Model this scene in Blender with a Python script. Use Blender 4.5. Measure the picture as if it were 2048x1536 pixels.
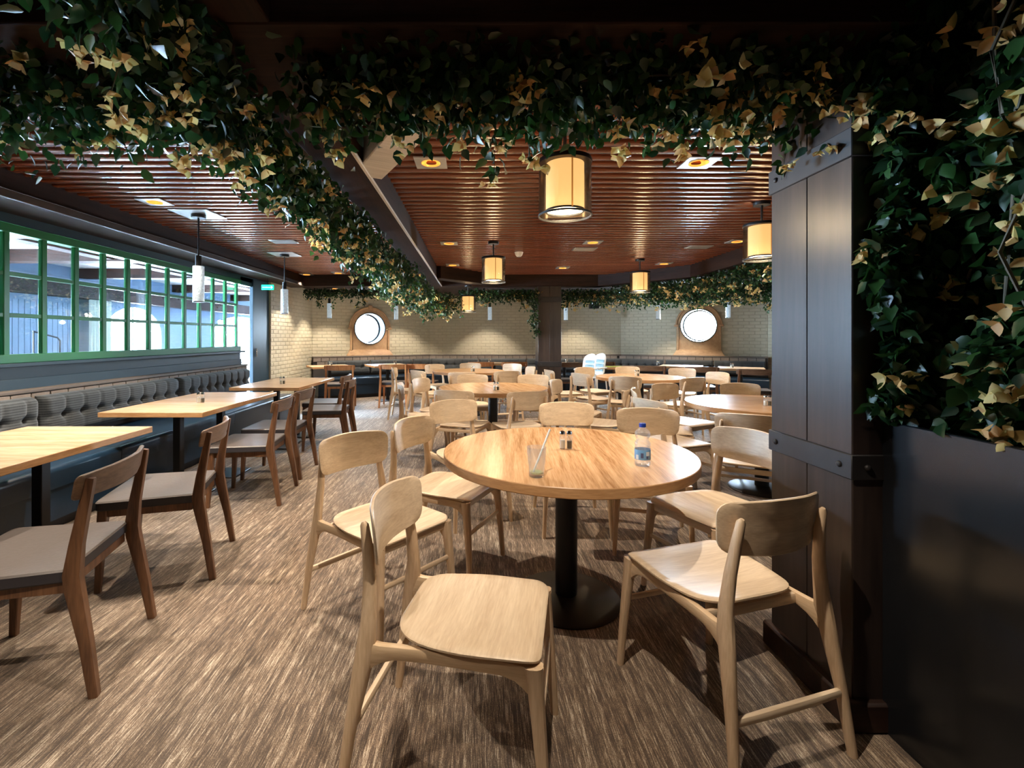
import bpy, bmesh, math, random
import numpy as np
from mathutils import Vector, Matrix

random.seed(7)
rng = np.random.default_rng(11)
PI = math.pi
R = math.radians
for _o in list(bpy.data.objects):
    bpy.data.objects.remove(_o)
SC = bpy.context.scene
COL = SC.collection

# ---------------------------------------------------------------- camera
cam_d = bpy.data.cameras.new('camera')
cam = bpy.data.objects.new('camera', cam_d)
COL.objects.link(cam)
cam.location = (0, 0, 1.32)
cam.rotation_euler = (PI / 2, 0, 0)
cam_d.sensor_width = 36.0
cam_d.lens = 955.0 * 36.0 / 2048.0
cam_d.shift_x = 73.0 / 2048.0
cam_d.shift_y = -93.0 / 2048.0
cam_d.clip_start = 0.02
cam_d.clip_end = 200
SC.camera = cam

# ---------------------------------------------------------------- world, exposure
SC.view_settings.view_transform = 'Standard'
SC.view_settings.look = 'None'
SC.view_settings.gamma = 1.0
SC.view_settings.use_curve_mapping = False
SC.view_settings.exposure = 0.72
w = bpy.data.worlds.new('overcast_sky')
SC.world = w
w.use_nodes = True
bg = w.node_tree.nodes['Background']
bg.inputs[0].default_value = (0.60, 0.80, 1.0, 1)
bg.inputs[1].default_value = 230.0


def area(name, loc, rot, sx, sy, energy, color, portal=False):
    l = bpy.data.lights.new(name, 'AREA')
    l.shape = 'RECTANGLE'
    l.size, l.size_y, l.energy, l.color = sx, sy, energy, color
    if portal:
        l.cycles.is_portal = True
    o = bpy.data.objects.new(name, l)
    COL.objects.link(o)
    o.location = loc
    o.rotation_euler = rot
    return o


DAY = (0.62, 0.82, 1.0)
# daylight that comes in through the tall windows of the side room (its glazing plane)
OUTWIN = [(5.0, 7.2), (9.64, 11.4), (13.6, 17.0)]  # first window is out of view, added to bring in more daylight
for (a, b) in OUTWIN:
    area('window_portal', (-7.66, (a + b) / 2, 1.2), (0, -PI / 2, 0), 1.7, b - a, 1, DAY, True)

# ================================================================= helpers


def link(o, parent=None):
    COL.objects.link(o)
    if parent is not None:
        o.parent = parent
    return o


def tag(o, label=None, cat=None, group=None, kind=None):
    if label:
        o['label'] = label
    if cat:
        o['category'] = cat
    if group:
        o['group'] = group
    if kind:
        o['kind'] = kind
    return o


def empty(name, loc=(0, 0, 0), rz=0.0, label=None, cat=None, group=None, kind=None):
    o = bpy.data.objects.new(name, None)
    o.empty_display_size = 0.1
    link(o)
    o.location = loc
    o.rotation_euler = (0, 0, rz)
    return tag(o, label, cat, group, kind)


def copy_tree(o, parent=None):
    c = o.copy()
    link(c, parent)
    for ch in list(o.children):
        copy_tree(ch, c)
    return c


def bez(p0, p1, p2, n):
    out = []
    for i in range(n + 1):
        t = i / n
        out.append(tuple((1 - t) ** 2 * a + 2 * t * (1 - t) * b + t * t * c for a, b, c in zip(p0, p1, p2)))
    return out


def round_poly(pts, radii, n=5):
    out = []
    m = len(pts)
    for i, p in enumerate(pts):
        a, b = Vector(pts[i - 1]), Vector(pts[(i + 1) % m])
        p = Vector(p)
        r = radii[i] if isinstance(radii, (list, tuple)) else radii
        if r <= 0:
            out.append(tuple(p))
            continue
        da, db = (a - p), (b - p)
        ra = min(r, da.length * .49)
        rb = min(r, db.length * .49)
        out += bez(tuple(p + da.normalized() * ra), tuple(p), tuple(p + db.normalized() * rb), n)
    return out


class MB:
    def __init__(s):
        s.v = []
        s.f = []
        s.m = []

    def add(s, vs, fs, mi=0):
        b = len(s.v)
        s.v += [tuple(x) for x in vs]
        s.f += [tuple(b + i for i in f) for f in fs]
        s.m += [mi] * len(fs)
        return s

    def box(s, c, d, rz=0.0, mi=0, mat=None):
        x, y, z = d[0] / 2, d[1] / 2, d[2] / 2
        vs = [Vector(p) for p in [(-x, -y, -z), (x, -y, -z), (x, y, -z), (-x, y, -z), (-x, -y, z), (x, -y, z), (x, y, z), (-x, y, z)]]
        M = Matrix.Translation(c) @ (mat if mat else Matrix.Rotation(rz, 4, 'Z'))
        vs = [M @ v for v in vs]
        return s.add(vs, [(3, 2, 1, 0), (4, 5, 6, 7), (0, 1, 5, 4), (1, 2, 6, 5), (2, 3, 7, 6), (3, 0, 4, 7)], mi)

    def box2(s, a, b, mi=0):
        return s.box([(p + q) / 2 for p, q in zip(a, b)], [abs(q - p) for p, q in zip(a, b)], 0, mi)

    def prism(s, poly, z0, z1, mi=0):
        n = len(poly)
        vs = [(p[0], p[1], z0) for p in poly] + [(p[0], p[1], z1) for p in poly]
        fs = [tuple(range(n - 1, -1, -1)), tuple(range(n, 2 * n))]
        fs += [(i, (i + 1) % n, n + (i + 1) % n, n + i) for i in range(n)]
        return s.add(vs, fs, mi)

    def lathe(s, prof, c=(0, 0, 0), n=24, mi=0, caps=True):
        vs = []
        for r, z in prof:
            for i in range(n):
                a = 2 * PI * i / n
                vs.append((c[0] + r * math.cos(a), c[1] + r * math.sin(a), c[2] + z))
        fs = []
        k = len(prof)
        for j in range(k - 1):
            for i in range(n):
                i2 = (i + 1) % n
                fs.append((j * n + i, j * n + i2, (j + 1) * n + i2, (j + 1) * n + i))
        if caps:
            fs.append(tuple(range(n - 1, -1, -1)))
            fs.append(tuple((k - 1) * n + i for i in range(n)))
        return s.add(vs, fs, mi)

    def loft(s, path, rad, n=10, square=0.0, up=(0, 0, 1), mi=0):
        """path points, rad (ra, rb) per point; ra along side, rb along the other axis"""
        path = [Vector(p) for p in path]
        vs = []
        k = len(path)
        for j, p in enumerate(path):
            t = (path[min(j + 1, k - 1)] - path[max(j - 1, 0)]).normalized()
            u = Vector(up)
            a = u.cross(t)
            if a.length < 1e-4:
                a = Vector((1, 0, 0)).cross(t)
            a.normalize()
            b = t.cross(a)
            ra, rb = rad[j] if isinstance(rad[j], (tuple, list)) else (rad[j], rad[j])
            for i in range(n):
                an = 2 * PI * (i + .5) / n
                c, d = math.cos(an), math.sin(an)
                if square:
                    e = 1 - square
                    c = math.copysign(abs(c) ** e, c)
                    d = math.copysign(abs(d) ** e, d)
                vs.append(p + a * (ra * c) + b * (rb * d))
        fs = []
        for j in range(k - 1):
            for i in range(n):
                i2 = (i + 1) % n
                fs.append((j * n + i, j * n + i2, (j + 1) * n + i2, (j + 1) * n + i))
        fs.append(tuple(range(n - 1, -1, -1)))
        fs.append(tuple((k - 1) * n + i for i in range(n)))
        return s.add(vs, fs, mi)

    def shell(s, outline, fn, th, rings=(1.0, .97, .86, .6, .3), edge=.35, mi=0):
        """thin curved board: outline (u,v) star shaped about its centre; fn(u,v,w) with w across the thickness"""
        n = len(outline)
        cu = sum(p[0] for p in outline) / n
        cv = sum(p[1] for p in outline) / n
        vs = []
        fs = []
        for side in (1, -1):
            base = len(vs)
            for ri, r in enumerate(rings):
                w = side * th / 2 * (edge if ri == 0 else 1.0)
                for u, v in outline:
                    vs.append(fn(cu + (u - cu) * r, cv + (v - cv) * r, w))
            vs.append(fn(cu, cv, side * th / 2))
            for ri in range(len(rings) - 1):
                for i in range(n):
                    i2 = (i + 1) % n
                    q = (base + ri * n + i, base + ri * n + i2, base + (ri + 1) * n + i2, base + (ri + 1) * n + i)
                    fs.append(q if side > 0 else q[::-1])
            L = base + (len(rings) - 1) * n
            c = len(vs) - 1
            for i in range(n):
                q = (L + i, L + (i + 1) % n, c)
                fs.append(q if side > 0 else q[::-1])
        o = len(rings) * n + 1
        for i in range(n):
            i2 = (i + 1) % n
            fs.append((i2, i, o + i, o + i2))
        return s.add(vs, fs, mi)

    def mesh(s, name, mats, smooth=True, bevel=0.0, seg=1, angle=35):
        me = bpy.data.meshes.new(name)
        me.from_pydata(s.v, [], s.f)
        if not isinstance(mats, (list, tuple)):
            mats = [mats]
        for m in mats:
            me.materials.append(m)
        if len(mats) > 1:
            me.polygons.foreach_set('material_index', s.m)
        bm = bmesh.new()
        bm.from_mesh(me)
        bmesh.ops.recalc_face_normals(bm, faces=bm.faces)
        if bevel > 0:
            ed = [e for e in bm.edges if len(e.link_faces) == 2 and e.calc_face_angle(0) > R(angle)]
            bmesh.ops.bevel(bm, geom=ed, offset=bevel, segments=seg, affect='EDGES', profile=.5)
        if smooth:
            for f in bm.faces:
                f.smooth = True
            for e in bm.edges:
                if len(e.link_faces) == 2 and e.calc_face_angle(0) > R(38):
                    e.smooth = False
        bm.to_mesh(me)
        bm.free()
        return me

    def build(s, name, mats, parent=None, loc=(0, 0, 0), rz=0.0, **kw):
        o = bpy.data.objects.new(name, s.mesh(name, mats, **kw))
        link(o, parent)
        o.location = loc
        o.rotation_euler = (0, 0, rz)
        return o


def fast_mesh(name, V, F, mats, mi=None, smooth=False):
    """V (n,3), F (m,k) numpy arrays"""
    me = bpy.data.meshes.new(name)
    V = np.asarray(V, np.float32)
    F = np.asarray(F, np.int32)
    k = F.shape[1]
    me.vertices.add(len(V))
    me.vertices.foreach_set('co', V.ravel())
    me.loops.add(F.size)
    me.loops.foreach_set('vertex_index', F.ravel())
    me.polygons.add(len(F))
    me.polygons.foreach_set('loop_start', np.arange(0, F.size, k, dtype=np.int32))
    me.polygons.foreach_set('loop_total', np.full(len(F), k, np.int32))
    for m in (mats if isinstance(mats, (list, tuple)) else [mats]):
        me.materials.append(m)
    if mi is not None:
        me.polygons.foreach_set('material_index', np.asarray(mi, np.int32))
    me.update(calc_edges=True)
    if smooth:
        me.polygons.foreach_set('use_smooth', np.ones(len(F), bool))
    return me


# ================================================================= materials
MATS = {}


def nodes_of(name):
    m = bpy.data.materials.new(name)
    m.use_nodes = True
    nt = m.node_tree
    b = nt.nodes['Principled BSDF']
    return m, nt, b


def plain(name, col, rough=.5, metal=0.0, emis=None, es=0.0, spec=None, noise=0.0, nscale=30, bump=0.0, sheen=0.0, coat=0.0):
    m, nt, b = nodes_of(name)
    N, L = nt.nodes, nt.links
    b.inputs['Base Color'].default_value = (*col, 1)
    b.inputs['Roughness'].default_value = rough
    b.inputs['Metallic'].default_value = metal
    if spec is not None:
        b.inputs['Specular IOR Level'].default_value = spec
    if emis:
        b.inputs['Emission Color'].default_value = (*emis, 1)
        b.inputs['Emission Strength'].default_value = es
    b.inputs['Sheen Weight'].default_value = sheen
    b.inputs['Coat Weight'].default_value = coat
    if noise or bump:
        tc = N.new('ShaderNodeTexCoord')
        no = N.new('ShaderNodeTexNoise')
        no.inputs['Scale'].default_value = nscale
        no.inputs['Detail'].default_value = 5
        L.new(tc.outputs['Object'], no.inputs['Vector'])
        if noise:
            mx = N.new('ShaderNodeMixRGB')
            mx.inputs[1].default_value = (*[c * (1 - noise) for c in col], 1)
            mx.inputs[2].default_value = (*[min(1, c * (1 + noise)) for c in col], 1)
            L.new(no.outputs['Fac'], mx.inputs[0])
            L.new(mx.outputs[0], b.inputs['Base Color'])
        if bump:
            bp = N.new('ShaderNodeBump')
            bp.inputs['Strength'].default_value = bump
            bp.inputs['Distance'].default_value = .01
            L.new(no.outputs['Fac'], bp.inputs['Height'])
            L.new(bp.outputs[0], b.inputs['Normal'])
    MATS[name] = m
    return m


def wood(name, c1, c2, c3=None, scale=(2.2, 26, 26), rot=(0, 0, 0), rough=.45, grain=.35, vary=.12, bump=.15, lam=0.0, coat=0.0):
    """grain runs along the object's axis that has the small scale"""
    m, nt, b = nodes_of(name)
    N, L = nt.nodes, nt.links
    tc = N.new('ShaderNodeTexCoord')
    mp = N.new('ShaderNodeMapping')
    mp.inputs['Rotation'].default_value = rot
    L.new(tc.outputs['Object'], mp.inputs['Vector'])
    oi = N.new('ShaderNodeObjectInfo')
    ad = N.new('ShaderNodeVectorMath')
    ad.operation = 'ADD'
    sc = N.new('ShaderNodeVectorMath')
    sc.operation = 'SCALE'
    sc.inputs[0].default_value = (13.1, 7.7, 3.3)
    L.new(oi.outputs['Random'], sc.inputs['Scale'])
    L.new(mp.outputs[0], ad.inputs[0])
    L.new(sc.outputs[0], ad.inputs[1])
    mp2 = N.new('ShaderNodeMapping')
    mp2.inputs['Scale'].default_value = scale
    L.new(ad.outputs[0], mp2.inputs['Vector'])
    n1 = N.new('ShaderNodeTexNoise')
    n1.inputs['Scale'].default_value = 1.0
    n1.inputs['Detail'].default_value = 6
    n1.inputs['Distortion'].default_value = .25
    L.new(mp2.outputs[0], n1.inputs['Vector'])
    mp3 = N.new('ShaderNodeMapping')
    mp3.inputs['Scale'].default_value = tuple(x * 5.5 for x in scale)
    L.new(ad.outputs[0], mp3.inputs['Vector'])
    n2 = N.new('ShaderNodeTexNoise')
    n2.inputs['Scale'].default_value = 1.0
    n2.inputs['Detail'].default_value = 3
    L.new(mp3.outputs[0], n2.inputs['Vector'])
    mixf = N.new('ShaderNodeMath')
    mixf.operation = 'MULTIPLY_ADD'
    mixf.inputs[1].default_value = grain
    L.new(n2.outputs['Fac'], mixf.inputs[0])
    sub = N.new('ShaderNodeMath')
    sub.operation = 'MULTIPLY'
    sub.inputs[1].default_value = 1 - grain
    L.new(n1.outputs['Fac'], sub.inputs[0])
    L.new(sub.outputs[0], mixf.inputs[2])
    rp = N.new('ShaderNodeValToRGB')
    e = rp.color_ramp.elements
    e[0].position = .34
    e[0].color = (*c1, 1)
    e[1].position = .66
    e[1].color = (*c2, 1)
    if c3:
        x = e.new(.5)
        x.color = (*c3, 1)
    L.new(mixf.outputs[0], rp.inputs[0])
    hs = N.new('ShaderNodeHueSaturation')
    mr = N.new('ShaderNodeMapRange')
    mr.inputs[3].default_value = 1 - vary
    mr.inputs[4].default_value = 1 + vary
    L.new(oi.outputs['Random'], mr.inputs[0])
    L.new(mr.outputs[0], hs.inputs['Value'])
    L.new(rp.outputs[0], hs.inputs['Color'])
    L.new(hs.outputs[0], b.inputs['Base Color'])
    b.inputs['Roughness'].default_value = rough
    b.inputs['Coat Weight'].default_value = coat
    if bump:
        bp = N.new('ShaderNodeBump')
        bp.inputs['Strength'].default_value = bump
        bp.inputs['Distance'].default_value = .002
        L.new(mixf.outputs[0], bp.inputs['Height'])
        L.new(bp.outputs[0], b.inputs['Normal'])
    MATS[name] = m
    return m


def thin_glass(name, tint=(1, 1, 1), gloss=.08, rough=.02, haze=0.0):
    m = bpy.data.materials.new(name)
    m.use_nodes = True
    nt = m.node_tree
    N, L = nt.nodes, nt.links
    N.remove(N['Principled BSDF'])
    tr = N.new('ShaderNodeBsdfTransparent')
    tr.inputs[0].default_value = (*tint, 1)
    gl = N.new('ShaderNodeBsdfGlossy')
    gl.inputs['Roughness'].default_value = rough
    fr = N.new('ShaderNodeFresnel')
    fr.inputs[0].default_value = 1.45
    mu = N.new('ShaderNodeMath')
    mu.operation = 'MULTIPLY_ADD'
    mu.inputs[1].default_value = .35 if gloss < .05 else (.3 if haze else .7)
    mu.inputs[2].default_value = gloss * .4
    L.new(fr.outputs[0], mu.inputs[0])
    mx = N.new('ShaderNodeMixShader')
    L.new(mu.outputs[0], mx.inputs[0])
    L.new(tr.outputs[0], mx.inputs[1])
    L.new(gl.outputs[0], mx.inputs[2])
    out = mx.outputs[0]
    if haze:
        df = N.new('ShaderNodeBsdfDiffuse')
        df.inputs[0].default_value = (.92, .95, .97, 1)
        tl = N.new('ShaderNodeBsdfTranslucent')
        tl.inputs[0].default_value = (.92, .95, .97, 1)
        m3 = N.new('ShaderNodeMixShader')
        m3.inputs[0].default_value = .5
        L.new(df.outputs[0], m3.inputs[1])
        L.new(tl.outputs[0], m3.inputs[2])
        m4 = N.new('ShaderNodeMixShader')
        m4.inputs[0].default_value = haze
        L.new(out, m4.inputs[1])
        L.new(m3.outputs[0], m4.inputs[2])
        out = m4.outputs[0]
    L.new(out, N['Material Output'].inputs[0])
    MATS[name] = m
    return m


OAK = wood('pale_oak', (.56, .38, .22), (.76, .57, .37), scale=(2.5, 30, 30), rough=.42, grain=.45, vary=.07)
OAKV = wood('pale_oak_upright', (.53, .36, .215), (.74, .55, .365), scale=(30, 30, 2.5), rough=.45, grain=.45, vary=.07)
OAKP = wood('pale_oak_panel', (.60, .44, .285), (.80, .64, .455), scale=(30, 2.5, 30), rough=.42, grain=.45, vary=.07)
TOPW = wood('tabletop_laminate', (.34, .165, .065), (.72, .46, .26), (.56, .32, .155), scale=(34, 1.8, 34), rot=(0, 0, R(4)), rough=.27, grain=.4, vary=.04, bump=.04)
TOPR = wood('rect_tabletop_laminate', (.44, .27, .145), (.72, .50, .32), (.58, .38, .22), scale=(1.6, 14, 14), rough=.27, grain=.4, vary=.04, bump=.04)
TOPE = wood('tabletop_edge', (.38, .19, .075), (.62, .36, .17), scale=(4, 4, 30), rough=.4, grain=.4, vary=.04)
WAL = wood('walnut_upright', (.070, .030, .015), (.20, .095, .045), scale=(26, 26, 2.4), rough=.38, grain=.4, vary=.12)
WALP = wood('walnut_rail', (.10, .055, .032), (.22, .13, .08), scale=(26, 2.4, 26), rough=.36, grain=.4, vary=.1)
CHR = wood('reddish_chair_wood', (.30, .10, .03), (.52, .21, .07), scale=(26, 26, 2.4), rough=.4, grain=.4, vary=.08)
SEATD = plain('taupe_leather', (.115, .095, .085), rough=.38, noise=.15, nscale=60, bump=.08)
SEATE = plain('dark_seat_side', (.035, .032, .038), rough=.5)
BLK = plain('black_metal', (.012, .012, .013), rough=.42, metal=.3)
BLKG = plain('black_iron_strap', (.03, .027, .027), rough=.5, metal=.4, noise=.3, nscale=12)
STEEL = plain('polished_steel', (.75, .76, .78), rough=.15, metal=1.0)
BEAM = wood('dark_stained_beam', (.014, .008, .006), (.040, .018, .012), scale=(1.4, 16, 16), rough=.45, grain=.4, vary=.1, bump=.3)
BEAMY = wood('dark_stained_beam_long', (.030, .024, .022), (.065, .052, .046), scale=(16, 1.4, 16), rough=.45, grain=.4, vary=.1, bump=.3)
COLW = wood('dark_stained_column', (.016, .011, .010), (.048, .032, .026), scale=(9, 9, .8), rough=.34, grain=.35, vary=.05, bump=.3)
GREYW = wood('grey_washed_brace', (.50, .48, .45), (.68, .66, .62), scale=(20, 1.4, 20), rough=.6, grain=.5)
SLAT = wood('red_brown_slat', (.135, .038, .018), (.22, .068, .032), scale=(.6, 20, 20), rough=.24, grain=.35, vary=.1, bump=.05, coat=.0)
VOID = plain('dark_ceiling_void', (.012, .009, .008), rough=.9)
GREEN = plain('green_paint', (.015, .16, .045), rough=.4, noise=.08, nscale=9)
NAVY = plain('navy_paint', (.018, .042, .062), rough=.45, noise=.12, nscale=6)
NAVYS = plain('navy_leather', (.008, .026, .052), rough=.33, noise=.15, nscale=40, bump=.05)
DARKP = plain('near_black_panel', (.010, .011, .013), rough=.22, noise=.2, nscale=30)
CREAMW = plain('cream_painted_brick', (.55, .50, .37), rough=.7, noise=.12, nscale=9, bump=.25)
CREAMM = plain('cream_mortar', (.46, .42, .31), rough=.85, noise=.1, nscale=20, bump=.2)
LEDGEB = plain('grey_brown_brick', (.30, .245, .205), rough=.75, noise=.25, nscale=25, bump=.4)
LEDGEM = plain('dark_mortar', (.07, .06, .055), rough=.9)
CAPM = plain('ledge_cap_stone', (.19, .155, .13), rough=.6, noise=.15, nscale=20)
SURR = wood('window_surround_wood', (.40, .23, .115), (.60, .39, .215), scale=(3, 12, 3), rough=.55, grain=.35, vary=.03)
RIM = plain('darkened_rim', (.016, .021, .022), rough=.3)  # pale rim coloured near black to offset the overbright sky light
WHITE = plain('white_plaster', (.78, .78, .76), rough=.7, noise=.04, nscale=5)
SIDEW = plain('blue_grey_panel', (.17, .23, .30), rough=.5, noise=.12, nscale=4)
CURT = plain('sheer_curtain', (.62, .66, .58), rough=.85, noise=.1, nscale=12)
PANELM = plain('brushed_aluminium', (.55, .57, .58), rough=.35, metal=.6)
PLASTW = plain('white_plastic', (.80, .80, .78), rough=.35)
PLASTB = plain('pale_blue_plastic', (.32, .50, .60), rough=.4)
YEL = plain('yellow_card', (.75, .72, .08), rough=.5)
SHADE = plain('glowing_parchment_shade', (.55, .40, .22), rough=.8, emis=(1.0, .55, .20), es=.88)
SEAM = plain('shade_seam', (.35, .16, .04), rough=.7, emis=(1.0, .42, .08), es=.22)
DIFF = plain('lamp_diffuser', (.9, .9, .85), rough=.5, emis=(1.0, .95, .75), es=1.6)
LEDA = plain('warm_downlight_led', (.9, .6, .3), rough=.4, emis=(1.0, .42, .07), es=5.0)
LEDR = plain('downlight_reflector', (.9, .45, .12), rough=.25, metal=.6, emis=(1.0, .35, .05), es=.9)
ACRY = plain('lit_seeded_glass', (.42, .50, .54), rough=.15, emis=(.70, .86, 1.0), es=.22, noise=.75, nscale=75, bump=1.0)
CORE = plain('cool_light_core', (.9, .95, 1), rough=.5, emis=(.9, .95, 1), es=1.2)
SMOKY = thin_glass('smoky_glass', (.80, .77, .72), .30, .12)
PANE = thin_glass('window_glass', (.96, .98, 1.0), .03)
CLEARW = thin_glass('porthole_glass', (1, 1, 1), .03)


def real_glass(name, col=(1, 1, 1), rough=0.0, ior=1.45):
    m, nt, b = nodes_of(name)
    b.inputs['Base Color'].default_value = (*col, 1)
    b.inputs['Transmission Weight'].default_value = 1.0
    b.inputs['Roughness'].default_value = rough
    b.inputs['IOR'].default_value = ior
    return m


GLASS = real_glass('drinking_glass', (.96, .98, .98))
PET = thin_glass('clear_bottle_plastic', (.97, .98, 1.0), .35, .10, .13)
JAR = thin_glass('clear_jar_glass', (.98, .99, .99), .16, .05, .07)
BLUE = plain('blue_cap', (.01, .06, .45), rough=.35)
LAB = plain('blue_bottle_label', (.16, .38, .68), rough=.4)
LABW = plain('pale_label_print', (.70, .78, .85), rough=.4)
LABD = plain('dark_label_print', (.08, .10, .22), rough=.4)
STRAW = plain('translucent_straw', (.85, .86, .82), rough=.4)
SALT = plain('salt', (.80, .76, .66), rough=.9)
PEPPER = plain('ground_pepper', (.10, .08, .045), rough=.95, noise=.6, nscale=200)
LIME = plain('lime_drink_rest', (.55, .62, .32), rough=.2)
EXITG = plain('exit_sign_green', (.0, .35, .16), rough=.4, emis=(.0, .75, .32), es=1.0)
EXITW = plain('exit_sign_white', (.9, .95, .9), rough=.4, emis=(.8, 1, .85), es=.9)
STEM = plain('vine_stem', (.09, .075, .05), rough=.8)


def leaf_mat(name, ca, cb, transl, rough=.4):
    m, nt, b = nodes_of(name)
    N, L = nt.nodes, nt.links
    g = N.new('ShaderNodeNewGeometry')
    oi = N.new('ShaderNodeObjectInfo')
    ad = N.new('ShaderNodeMath')
    ad.operation = 'ADD'
    fr = N.new('ShaderNodeMath')
    fr.operation = 'FRACT'
    L.new(g.outputs['Random Per Island'], ad.inputs[0])
    L.new(oi.outputs['Random'], ad.inputs[1])
    L.new(ad.outputs[0], fr.inputs[0])
    rp = N.new('ShaderNodeValToRGB')
    e = rp.color_ramp.elements
    e[0].color = (*ca, 1)
    e[1].color = (*cb, 1)
    L.new(fr.outputs[0], rp.inputs[0])
    L.new(rp.outputs[0], b.inputs['Base Color'])
    b.inputs['Roughness'].default_value = rough
    ts = N.new('ShaderNodeBsdfTranslucent')
    L.new(rp.outputs[0], ts.inputs[0])
    mx = N.new('ShaderNodeMixShader')
    mx.inputs[0].default_value = transl
    L.new(b.outputs[0], mx.inputs[1])
    L.new(ts.outputs[0], mx.inputs[2])
    L.new(mx.outputs[0], N['Material Output'].inputs[0])
    return m


LEAF = leaf_mat('vine_leaf', (.005, .019, .010), (.028, .085, .016), .22)
BRACT = leaf_mat('cream_bract', (.66, .56, .20), (.68, .38, .16), .3, .6)


def carpet_mat():
    m, nt, b = nodes_of('streaked_carpet')
    N, L = nt.nodes, nt.links
    tc = N.new('ShaderNodeTexCoord')

    def noise(scale, detail=4, dist=0.0, rough=.6):
        mp = N.new('ShaderNodeMapping')
        mp.inputs['Scale'].default_value = scale
        L.new(tc.outputs['Object'], mp.inputs['Vector'])
        n = N.new('ShaderNodeTexNoise')
        n.inputs['Scale'].default_value = 1
        n.inputs['Detail'].default_value = detail
        n.inputs['Roughness'].default_value = rough
        n.inputs['Distortion'].default_value = dist
        L.new(mp.outputs[0], n.inputs['Vector'])
        return n
    big = noise((1.1, .5, 1), 3)
    mid = noise((40, 1.7, 1), 5, 0, .7)
    fine = noise((230, 11, 1), 5, 0, .8)
    tuft = noise((420, 200, 1), 2)
    a = N.new('ShaderNodeMath')
    a.operation = 'MULTIPLY_ADD'
    a.inputs[1].default_value = .35
    L.new(mid.outputs['Fac'], a.inputs[0])
    f = N.new('ShaderNodeMath')
    f.operation = 'MULTIPLY_ADD'
    f.inputs[1].default_value = .65
    L.new(fine.outputs['Fac'], f.inputs[0])
    t = N.new('ShaderNodeMath')
    t.operation = 'MULTIPLY_ADD'
    t.inputs[1].default_value = .25
    t.inputs[2].default_value = -.125
    L.new(tuft.outputs['Fac'], t.inputs[0])
    L.new(t.outputs[0], f.inputs[2])
    L.new(f.outputs[0], a.inputs[2])
    rp = N.new('ShaderNodeValToRGB')
    e = rp.color_ramp.elements
    e[0].position = .41
    e[0].color = (.055, .036, .024, 1)
    e[1].position = .61
    e[1].color = (.70, .61, .48, 1)
    x = e.new(.475)
    x.color = (.11, .072, .046, 1)
    x = e.new(.53)
    x.color = (.25, .17, .108, 1)
    L.new(a.outputs[0], rp.inputs[0])
    mx = N.new('ShaderNodeMixRGB')
    mx.blend_type = 'MULTIPLY'
    r2 = N.new('ShaderNodeValToRGB')
    r2.color_ramp.elements[0].position = .35
    r2.color_ramp.elements[0].color = (.95, .88, .80, 1)
    r2.color_ramp.elements[1].position = .65
    r2.color_ramp.elements[1].color = (.85, .88, .92, 1)
    L.new(big.outputs['Fac'], r2.inputs[0])
    mx.inputs[0].default_value = 1
    L.new(rp.outputs[0], mx.inputs[1])
    L.new(r2.outputs[0], mx.inputs[2])
    L.new(mx.outputs[0], b.inputs['Base Color'])
    b.inputs['Roughness'].default_value = .85
    b.inputs['Sheen Weight'].default_value = .25
    bp = N.new('ShaderNodeBump')
    bp.inputs['Strength'].default_value = .5
    bp.inputs['Distance'].default_value = .006
    L.new(a.outputs[0], bp.inputs['Height'])
    L.new(bp.outputs[0], b.inputs['Normal'])
    return m


def stripe_fabric():
    m, nt, b = nodes_of('striped_grey_fabric')
    N, L = nt.nodes, nt.links
    tc = N.new('ShaderNodeTexCoord')
    sp = N.new('ShaderNodeSeparateXYZ')
    L.new(tc.outputs['Object'], sp.inputs[0])
    mu = N.new('ShaderNodeMath')
    mu.operation = 'MULTIPLY'
    mu.inputs[1].default_value = 2 * PI / .020
    L.new(sp.outputs['Z'], mu.inputs[0])
    si = N.new('ShaderNodeMath')
    si.operation = 'SINE'
    L.new(mu.outputs[0], si.inputs[0])
    mp = N.new('ShaderNodeMapping')
    mp.inputs['Scale'].default_value = (90, 90, 20)
    L.new(tc.outputs['Object'], mp.inputs[0])
    no = N.new('ShaderNodeTexNoise')
    no.inputs['Scale'].default_value = 1
    L.new(mp.outputs[0], no.inputs[0])
    ad = N.new('ShaderNodeMath')
    ad.operation = 'MULTIPLY_ADD'
    ad.inputs[1].default_value = 1.6
    L.new(no.outputs['Fac'], ad.inputs[0])
    L.new(si.outputs[0], ad.inputs[2])
    rp = N.new('ShaderNodeValToRGB')
    e = rp.color_ramp.elements
    e[0].position = .25
    e[0].color = (.030, .034, .038, 1)
    e[1].position = 1.0
    e[1].color = (.085, .095, .10, 1)
    L.new(ad.outputs[0], rp.inputs[0])
    L.new(rp.outputs[0], b.inputs['Base Color'])
    b.inputs['Roughness'].default_value = .75
    b.inputs['Sheen Weight'].default_value = .3
    return m


for m_ in (TOPW, TOPR):
    m_.node_tree.nodes['Principled BSDF'].inputs['Specular IOR Level'].default_value = .28
BEAM.node_tree.nodes['Principled BSDF'].inputs['Specular IOR Level'].default_value = .2
BEAM.node_tree.nodes['Principled BSDF'].inputs['Roughness'].default_value = .6
CARPET = carpet_mat()
STRIPE = stripe_fabric()

# ================================================================= room shell
ZC = 2.50      # slatted ceiling
ZB = 2.30      # beam undersides
A_, B_, C_, D_, E_ = (-3.63, 10.6), (-1.15, 12.0), (3.65, 12.0), (6.4, 10.45), (8.6, 8.0)

fl = MB().box2((-7.8, -3.1, -.1), (8.8, 18.2, 0)).build('floor', CARPET)
tag(fl, 'brown and grey streaked carpet across the dining room', kind='structure')

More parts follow.
